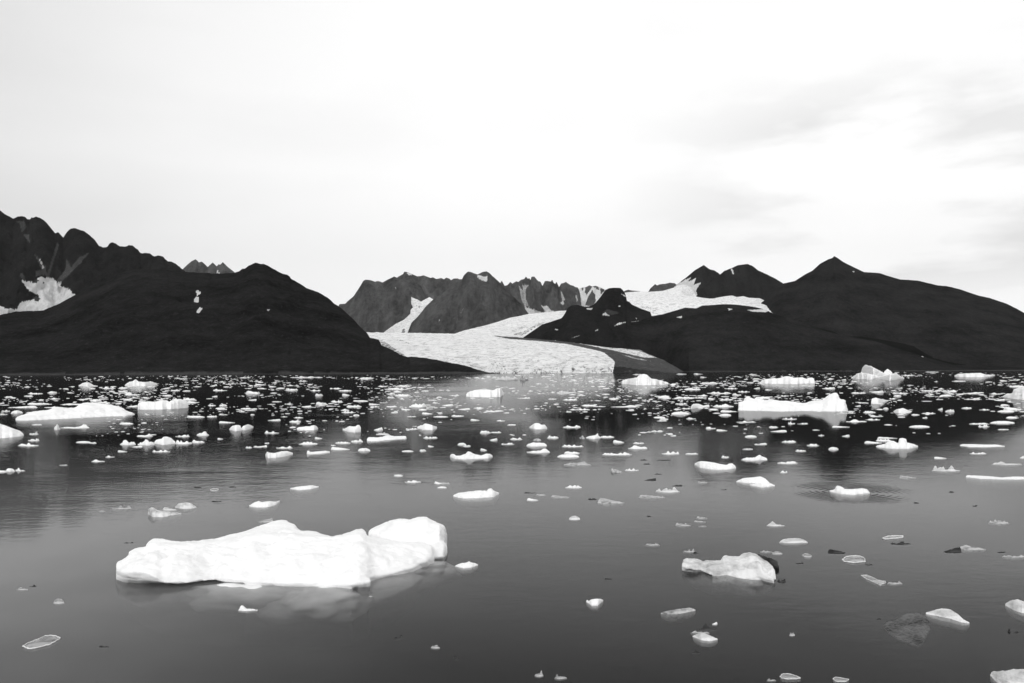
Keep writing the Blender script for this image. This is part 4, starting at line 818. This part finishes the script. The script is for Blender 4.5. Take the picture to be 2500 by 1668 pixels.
SM = {
 'A': [(245,465,298,322),(395,525,330,352),(70,335,325,352),(100,205,365,402),(810,912,266,296),(1120,1260,208,238),(425,512,190,222),(250,385,204,228),(1910,2036,175,199),(2205,2332,188,225),(1673,1836,417,438),(1855,1946,407,435),(1963,2106,464,488),
       (1070,1196,477,499),(1960,2040,402,416),(250,355,622,648),(160,346,659,695),(262,345,569,591),(1055,1140,729,748),(1365,1525,723,749),(818,942,815,836),(1185,1276,687,706),(533,606,858,868),(50,134,894,926),(138,226,884,922),(-30,60,912,930),(285,376,492,506),
       (680,816,650,665),(795,866,657,671),(945,1026,779,796),(215,300,230,250),(445,540,255,275),(1290,1345,252,268),(1400,1465,262,282),(1545,1600,262,280),(1900,1950,236,254),(1965,2035,312,338),(1865,1935,312,334),(2225,2300,268,285),(1085,1190,258,275),
       (690,790,268,280),(910,1035,158,180),(1475,1540,228,248),(1640,1760,248,285),(1680,1780,286,308),(10,90,362,385),(0,70,402,414),(540,1020,306,326),(1140,1240,322,344),(40,115,242,258),(1950,2000,620,634),(2200,2262,692,712),(2270,2350,694,706),(2155,2270,348,364),(2245,2282,402,418),(2190,2290,366,376)],
 'B': [(95,226,549,582),(318,421,444,483),(125,240,445,467),(355,442,425,443),(870,976,625,661),(730,866,650,672),(1360,1466,522,547),(1518,1645,598,626),(1075,1156,525,556),(400,570,652,681),(200,346,688,716),(690,860,699,729),(932,1043,711,742),(1325,1430,732,746),
       (1485,1546,718,742),(2025,2122,549,582),(2120,2218,560,576),(2113,2183,622,646),(2215,2336,660,681),(2300,2360,612,638),(1825,1902,665,686),(1875,1942,681,700),(2030,2090,712,736),(1190,1262,199,231),(1270,1406,211,250),(1195,1256,238,263),(1390,1551,293,346),(2070,2196,364,388),
       (1770,1882,397,430),(1970,2062,337,358),(1940,2023,444,466),(2175,2250,451,471),(1170,1392,165,188),(1298,1396,138,161),(273,396,168,196),(548,621,210,246),(790,861,215,243),(690,792,264,301),(830,966,307,346),(555,656,284,325),(275,351,302,321),(160,251,284,300),(425,516,325,346),
       (785,911,372,396),(1225,1291,374,399),(1093,1215,581,592),(1350,1500,989,1022),(1255,1336,939,966),(1645,1729,1056,1072),(1618,1692,1011,1036),(325,618,58,83),(948,1070,74,92),(1150,1276,83,96),(1415,1466,68,90),(1505,1602,384,409),(1650,1692,369,406),(1608,1742,421,436),
       (1373,1456,419,432),(-5,56,189,227),(500,600,180,200),(680,790,165,182),(760,880,180,202),(890,1025,280,295),(1030,1130,305,325),(1185,1285,322,345),(1040,1125,328,345),(1125,1200,295,308),(120,195,312,322),(320,385,335,348),(10,110,135,148),(135,200,150,165),(400,480,98,115),
       (1685,1790,310,335),(1600,1650,290,312),(1750,1840,225,245),(1830,1940,348,368),(240,300,422,434),(545,612,612,630),(1560,1612,686,702),(2270,2350,488,508),(890,945,404,425),(1480,1500,590,600),(690,732,676,692),(0,30,690,700),(50,118,686,702),(95,138,658,672)],
 'C': [(1722,1880,102,137),(1785,2006,194,226),(2010,2092,207,241),(1573,1726,164,191),(1463,1622,374,413),(658,792,309,336),(546,735,349,371),(923,1180,320,346),(493,652,497,531),(166,350,661,699),(169,377,717,756),(485,680,667,703),(443,640,764,797),(503,644,733,765),(943,1042,638,666),
       (1078,1251,688,721),(843,1112,738,776),(1123,1223,654,673),(1378,1536,731,769),(1588,1706,749,769),(350,454,592,626),(20,132,611,638),(1048,1172,889,916),(513,664,1044,1071),(1913,1982,771,800),(2123,2232,597,616),(2208,2322,664,683),(2101,2196,714,726),(2050,2227,457,483),
       (1598,1684,427,453),(1335,1427,456,471),(1285,1392,547,566),(1773,1862,514,541),(1868,1968,541,559),(1455,1507,594,605),(1905,2058,364,389),(1895,2002,397,424),(1055,1132,359,376),(1510,1602,35,53),(1665,1747,37,53),(1723,1782,66,81),(2158,2229,37,57),(1118,1200,42,56),
       (85,200,247,268),(490,622,260,285),(360,435,263,276),(250,300,130,140),(1345,1450,240,265),(1490,1650,240,268),(1700,1790,225,248),(1795,1860,255,275),(1895,2018,260,283),(1940,2060,165,182),(2205,2260,160,182),(2060,2170,190,212),(2215,2350,248,268),(1655,1760,250,265),
       (1240,1276,274,292),(905,1000,240,275),(815,878,332,342),(805,830,354,366),(1460,1530,125,140),(1080,1120,192,205),(1500,1610,300,320),(2140,2188,110,130),(1560,1640,340,362),(2028,2070,278,291),(1300,1370,398,405),(1885,1968,410,418)],
 'D': [(538,657,233,256),(984,1092,258,293),(1463,1587,89,108),(2165,2337,400,446),(2110,2263,439,463),(1318,1506,581,601),(2043,2267,534,566),(1938,2041,567,599),(1858,2042,551,573),(1020,1168,699,726),(918,1077,721,744),(1863,2013,814,840),(2313,2420,835,882),(1543,1656,861,881),
       (628,787,584,601),(753,942,520,553),(403,516,739,766),(298,397,792,816),(596,687,776,802),(506,560,654,677),(718,787,664,683),(138,322,892,926),(164,230,984,1009),(-70,48,860,890),(180,312,498,530),(318,414,551,571),(76,224,621,641),(63,147,585,604),(178,307,711,736),(-20,46,737,750),
       (233,297,534,571),(1578,1622,414,446),(1643,1727,413,466),(1788,1882,407,433),(1948,2042,429,446),(1433,1557,456,479),(1438,1486,494,519),(908,1022,441,471),(1168,1312,277,299),(1608,1752,249,281),(798,932,274,296),(1813,1972,332,351),(2083,2182,339,359),(835,887,397,413),
       (2216,2360,221,239),(1248,1372,122,136),(1703,1827,175,189),(2133,2202,171,186),(2153,2247,145,156),(1035,1216,684,701),(2113,2214,611,623),(930,1060,514,535),(970,1080,490,505),(1340,1415,472,492),(1085,1135,414,440),(1140,1210,330,347),(1060,1080,395,404),(445,540,335,355),
       (165,240,300,322),(30,95,255,267),(600,650,155,168),(715,755,165,175),(1185,1235,100,110),(1545,1580,175,192),(1270,1295,98,110),(650,760,430,440),(690,840,458,474),(1560,1625,340,352),(1595,1702,302,320),(1815,1960,280,298),(1180,1250,302,325),(1430,1530,262,278),(2040,2160,285,304),(600,640,298,310)],
}
ko = dict(N=0)
for v, lst in SM.items():
    for (x0, x1, yt, yb) in lst:
        y = VIEWS[v][1] + yb / VIEWS[v][2]
        small(v, x0, x1, yt, yb, kind='f' if y < 1040 else 'w', alpha=.4 if y < 1040 else .55); ko['N'] += 1
GR = [('C',500,750,830,870,'g'),('C',920,1026,886,936,'g'),('D',1520,1778,935,996,'p'),('D',2056,2332,896,936,'p'),('G',730,776,283,299,'g'),('G',1560,1640,214,231,'d'),('G',1690,1746,112,123,'d'),('G',1432,1490,112,126,'d'),
      ('G',915,987,525,534,'d'),('G',1150,1272,503,517,'g'),('G',122,206,855,881,'g'),('G',220,276,839,857,'d'),('G',395,476,940,983,'g'),('G',728,804,1285,1304,'d'),('K',1135,1217,192,213,'w'),('K',1410,1530,99,123,'w'),
      ('K',1112,1200,149,160,'d'),('K',1200,1270,160,175,'g'),('K',1305,1436,171,191,'g'),('K',1640,1836,188,236,'g'),('K',1570,1640,193,208,'d'),('K',1938,2122,168,191,'g'),('K',475,582,75,96,'g'),('K',1435,1517,320,351,'p'),
      ('K',1978,2087,511,534,'g'),('K',2198,2312,369,394,'g'),('K',1690,1748,766,777,'d'),('K',445,512,1243,1273,'g'),('K',608,647,1321,1346,'d'),('K',185,234,1187,1201,'d'),('K',225,245,1171,1186,'d'),('K',0,30,888,905,'g'),
      ('K',1995,2027,317,329,'d'),('Fv',268,330,64,76,'g'),('Fv',128,226,330,349,'g'),('Fv',262,331,289,303,'g'),('Fv',245,321,314,326,'g'),('Fv',275,328,345,354,'g'),('Fv',174,256,492,518,'g'),('Fv',240,276,512,528,'d'),('Fv',664,745,503,518,'g'),
      ('Fv',740,810,512,532,'g'),('Fv',1098,1216,494,526,'d'),('Fv',1497,1630,443,469,'d'),('Fv',1836,1952,480,521,'d'),('Fv',1910,2107,470,504,'g'),('Fv',2208,2370,528,551,'g'),('Fv',2178,2232,510,522,'d'),('Fv',2120,2256,305,337,'g'),
      ('Fv',1478,1575,696,721,'g'),('Fv',853,890,1018,1052,'g'),('Fv',230,284,1132,1161,'d'),('Fv',895,946,577,593,'d'),('Fv',1645,1681,196,208,'d'),('Fv',1870,1906,126,138,'d'),('Fv',2020,2053,217,227,'d'),('Fv',1555,1662,27,47,'g'),
      ('Fv',1410,1439,937,946,'d'),('Fv',2246,2263,1004,1028,'d'),('Fv',2288,2313,1014,1033,'d'),('Fv',1338,1386,590,601,'d'),('Fv',0,154,88,138,'p'),('Fv',100,186,86,98,'d'),('Fv',0,60,155,170,'g'),('Fv',418,454,112,122,'d'),('Fv',710,770,1318,1338,'g'),
      ('C',1185,1250,812,824,'d'),('C',1340,1465,810,826,'d'),('C',1210,1280,848,860,'d'),('C',1315,1382,938,950,'d'),('C',1222,1330,980,1006,'d'),('C',225,300,625,650,'g'),('G',960,1010,640,655,'g')]
for v, x0, x1, yt, yb, k in GR: small(v, x0, x1, yt, yb, kind=k, alpha={'w': .6, 'd': .55}.get(k, .8))

# --- loose brash ice too plentiful to count
def brash():
    r = np.random.default_rng(5); Vs = []; Fs = []; off = 0
    n = 0
    tries = 0
    while n < 3700 and tries < 60000:
        tries += 1
        x = r.uniform(-30, 2530)
        hy = 911 - 8 * x / 2500
        dy = 6 + abs(r.normal(0, 1)) * 48 + r.uniform(0, 8)
        if r.random() < .25: dy = r.uniform(8, 160)
        y = hy + dy
        dens = .42 + 1.5 * float(perlin(x * .0045 + 3, dy * .05, 2)) + .5 * float(perlin(x * .02, dy * .16, 7))
        if 1050 < x < 1480: dens -= .12
        if dy > 105: dens -= .3 + (dy - 105) * .006
        if x > 1900 and dy < 25: dens -= .2
        if r.random() > dens: continue
        w = float(np.clip(np.exp(r.normal(1.55, .62)), 2.2, 20)) * (.75 + dy / 200)
        h = w * r.uniform(.04, .15) + .25
        if dy < 30: h = min(h, .8 + r.random() * .9)
        n += 1
        D = float(water_depth(np.array([x]), np.array([y]))[0]); P = pt_at(np.array([x]), np.array([y]), np.array([D]))[0]
        wm = w / F * D; zt = h / F * D * .8
        k = 9; a = np.arange(k) * 2 * np.pi / k
        rad = 1 + r.uniform(-.3, .3, k); rx, ry = wm / 2, min(wm * r.uniform(.3, .6), wm)
        ring = np.stack([np.cos(a) * rad * rx, np.sin(a) * rad * ry], -1)
        hv = r.uniform(.35, 1., k)[:, None]
        V = np.concatenate([np.column_stack([ring * .8, np.full(k, -.25 * zt - .03)]), np.column_stack([ring, np.zeros(k) + .02 * zt]),
                            np.column_stack([ring * .78, zt * .75 * hv]), np.column_stack([ring * .35 + [[rx * r.uniform(-.2, .2), 0]], zt * (.7 + .4 * r.random()) * np.ones(k)]),
                            [[0, 0, zt * .9]] * 1])
        V[:, 0] += P[0]; V[:, 1] += P[1]
        f = []
        for q in range(3):
            for j in range(k): f.append((off + q * k + j, off + q * k + (j + 1) % k, off + (q + 1) * k + (j + 1) % k, off + (q + 1) * k + j))
        for j in range(0, k): f.append((off + 3 * k + j, off + 3 * k + (j + 1) % k, off + 4 * k, off + 4 * k))
        Vs.append(V); Fs += f; off += len(V)
    for V, f in LEFT:
        Vs.append(V); Fs += [tuple(int(i) + off for i in q) for q in f]; off += len(V)
    V = np.concatenate(Vs)
    me = bpy.data.meshes.new('brash_ice'); me.from_pydata(V.tolist(), [], [tuple(dict.fromkeys(q)) for q in Fs]); me.update()
    me.materials.append(M['far_ice'])
    o = bpy.data.objects.new('brash_ice', me); C.objects.link(o)
    tag(o, 'countless small white brash ice bits strewn over the far water', 'brash ice', None, 'stuff')
brash()

# ---------------------------------------------------------------- haze, world, sun, camera
def haze():
    n = NT('haze_air')
    v = n.n('ShaderNodeVolumePrincipled'); v.inputs['Color'].default_value = (.93, .93, .93, 1)
    v.inputs['Density'].default_value = HZ; v.inputs['Anisotropy'].default_value = .0
    n.l(v.outputs[0], n.out.inputs['Volume'])
    x, y0, y1, z0, z1 = 17000., -4000., 17000., -45., 2600.
    V = [(-x, y0, z0), (x, y0, z0), (x, y1, z0), (-x, y1, z0), (-x, y0, z1), (x, y0, z1), (x, y1, z1), (-x, y1, z1)]
    Fq = [(3, 2, 1, 0), (4, 5, 6, 7), (0, 1, 5, 4), (1, 2, 6, 5), (2, 3, 7, 6), (3, 0, 4, 7)]
    o = mesh_obj('haze', V, Fq, n.m, smooth=False); tag(o, 'thin cold air fading the far peaks', 'haze', None, 'stuff')
HZ = 5.5e-6
haze()

SUN_EL, SUN_AZ = R(30), R(200)     # high behind the camera, a little to the left, behind thin cloud
sc = bpy.context.scene
wd = bpy.data.worlds.new('World'); sc.world = wd; wd.use_nodes = True
t = wd.node_tree; t.nodes.clear()
class WN(NT):
    def __init__(s): s.t = t; s.out = t.nodes.new('ShaderNodeOutputWorld')
n = WN()
sky = n.n('ShaderNodeTexSky', sky_type='NISHITA', sun_disc=False, sun_elevation=SUN_EL, sun_rotation=SUN_AZ)
bw = n.n('ShaderNodeRGBToBW'); n.l(sky.outputs[0], bw.inputs[0])
g = n.n('ShaderNodeTexCoord').outputs['Generated']
sep = n.n('ShaderNodeSeparateXYZ'); n.l(g, sep.inputs[0])
el = sep.outputs[2]
az = n.math('DIVIDE', sep.outputs[0], n.math('MAXIMUM', n.math('ABSOLUTE', sep.outputs[1]), .05))   # tan of the bearing
# overcast: dimmer low down, brightest overhead
vert = n.ramp(el, [(0, .82), (.14, .89), (.24, 1.04), (.42, 1.05), (.62, .88), (1, .84)])
for e_ in vert.node.color_ramp.elements: pass
left = n.ramp(n.math('ADD', n.math('MULTIPLY', az, .6), .5), [(.10, .74), (.26, .88), (.46, 1.0), (1, 1.0)])
def cloudvec(sx, sy):
    mp = n.n('ShaderNodeMapping'); n.l(g, mp.inputs[0]); mp.inputs['Scale'].default_value = (sx, sx, sy); return mp.outputs[0]
c1 = n.ramp(n.noise(cloudvec(1.2, 5), 1.5, 4, .5), [(.38, .95), (.56, 1.0)])
c2 = n.ramp(n.noise(cloudvec(1.0, 2.), 1.6, 3, .5, None, (4, 1, 2)), [(.36, .96), (.55, 1.0)])
c3 = n.ramp(n.noise(cloudvec(2., 7), 1.9, 5, .5, None, (9, 2, 0)), [(.42, .78), (.55, 1.01)])
rgt = n.ramp(n.math('ADD', n.math('MULTIPLY', az, .8), .5), [(.6, 0), (.8, 1)])
band = n.ramp(el, [(.06, 0), (.12, 1), (.28, 1), (.36, 0)])
cc = n.math('MULTIPLY', n.math('MULTIPLY', vert, left), n.math('MULTIPLY', c1, c2))
mk = n.math('MULTIPLY', rgt, band)
c3m = n.math('ADD', n.math('MULTIPLY', c3, mk), n.math('SUBTRACT', 1.0, mk))
cc = n.math('MULTIPLY', cc, c3m)
tot = n.math('ADD', n.math('MULTIPLY', cc, 9.6), n.math('MULTIPLY', bw.outputs[0], .25))
bg = n.n('ShaderNodeBackground'); bg.inputs['Strength'].default_value = .1
n.l(tot, bg.inputs[0]); n.l(bg.outputs[0], n.out.inputs[0])

sl = bpy.data.lights.new('sun', 'SUN'); sl.energy = 1.25; sl.angle = R(20); sl.color = (1, 1, 1)
so = bpy.data.objects.new('sun', sl); C.objects.link(so)
so.rotation_euler = (R(60), 0, R(-24))     # shines from behind the camera, down onto the fronts

cam = bpy.data.cameras.new('camera'); co = bpy.data.objects.new('camera', cam); C.objects.link(co)
cam.sensor_width = 36; cam.lens = 36 * F / W0; cam.clip_start = .1; cam.clip_end = 60000
from mathutils import Matrix
mt = Matrix(((R2[0], U2[0], -FWD[0], 0), (R2[1], U2[1], -FWD[1], 0), (R2[2], U2[2], -FWD[2], CAMH), (0, 0, 0, 1)))
co.matrix_world = mt
sc.camera = co
sc.view_settings.view_transform = 'Standard'; sc.view_settings.look = 'None'
sc.view_settings.exposure = 0; sc.view_settings.gamma = 1
sc.cycles.max_bounces = 6; sc.cycles.diffuse_bounces = 3; sc.cycles.glossy_bounces = 3; sc.cycles.transparent_max_bounces = 12
sc.cycles.volume_bounces = 0
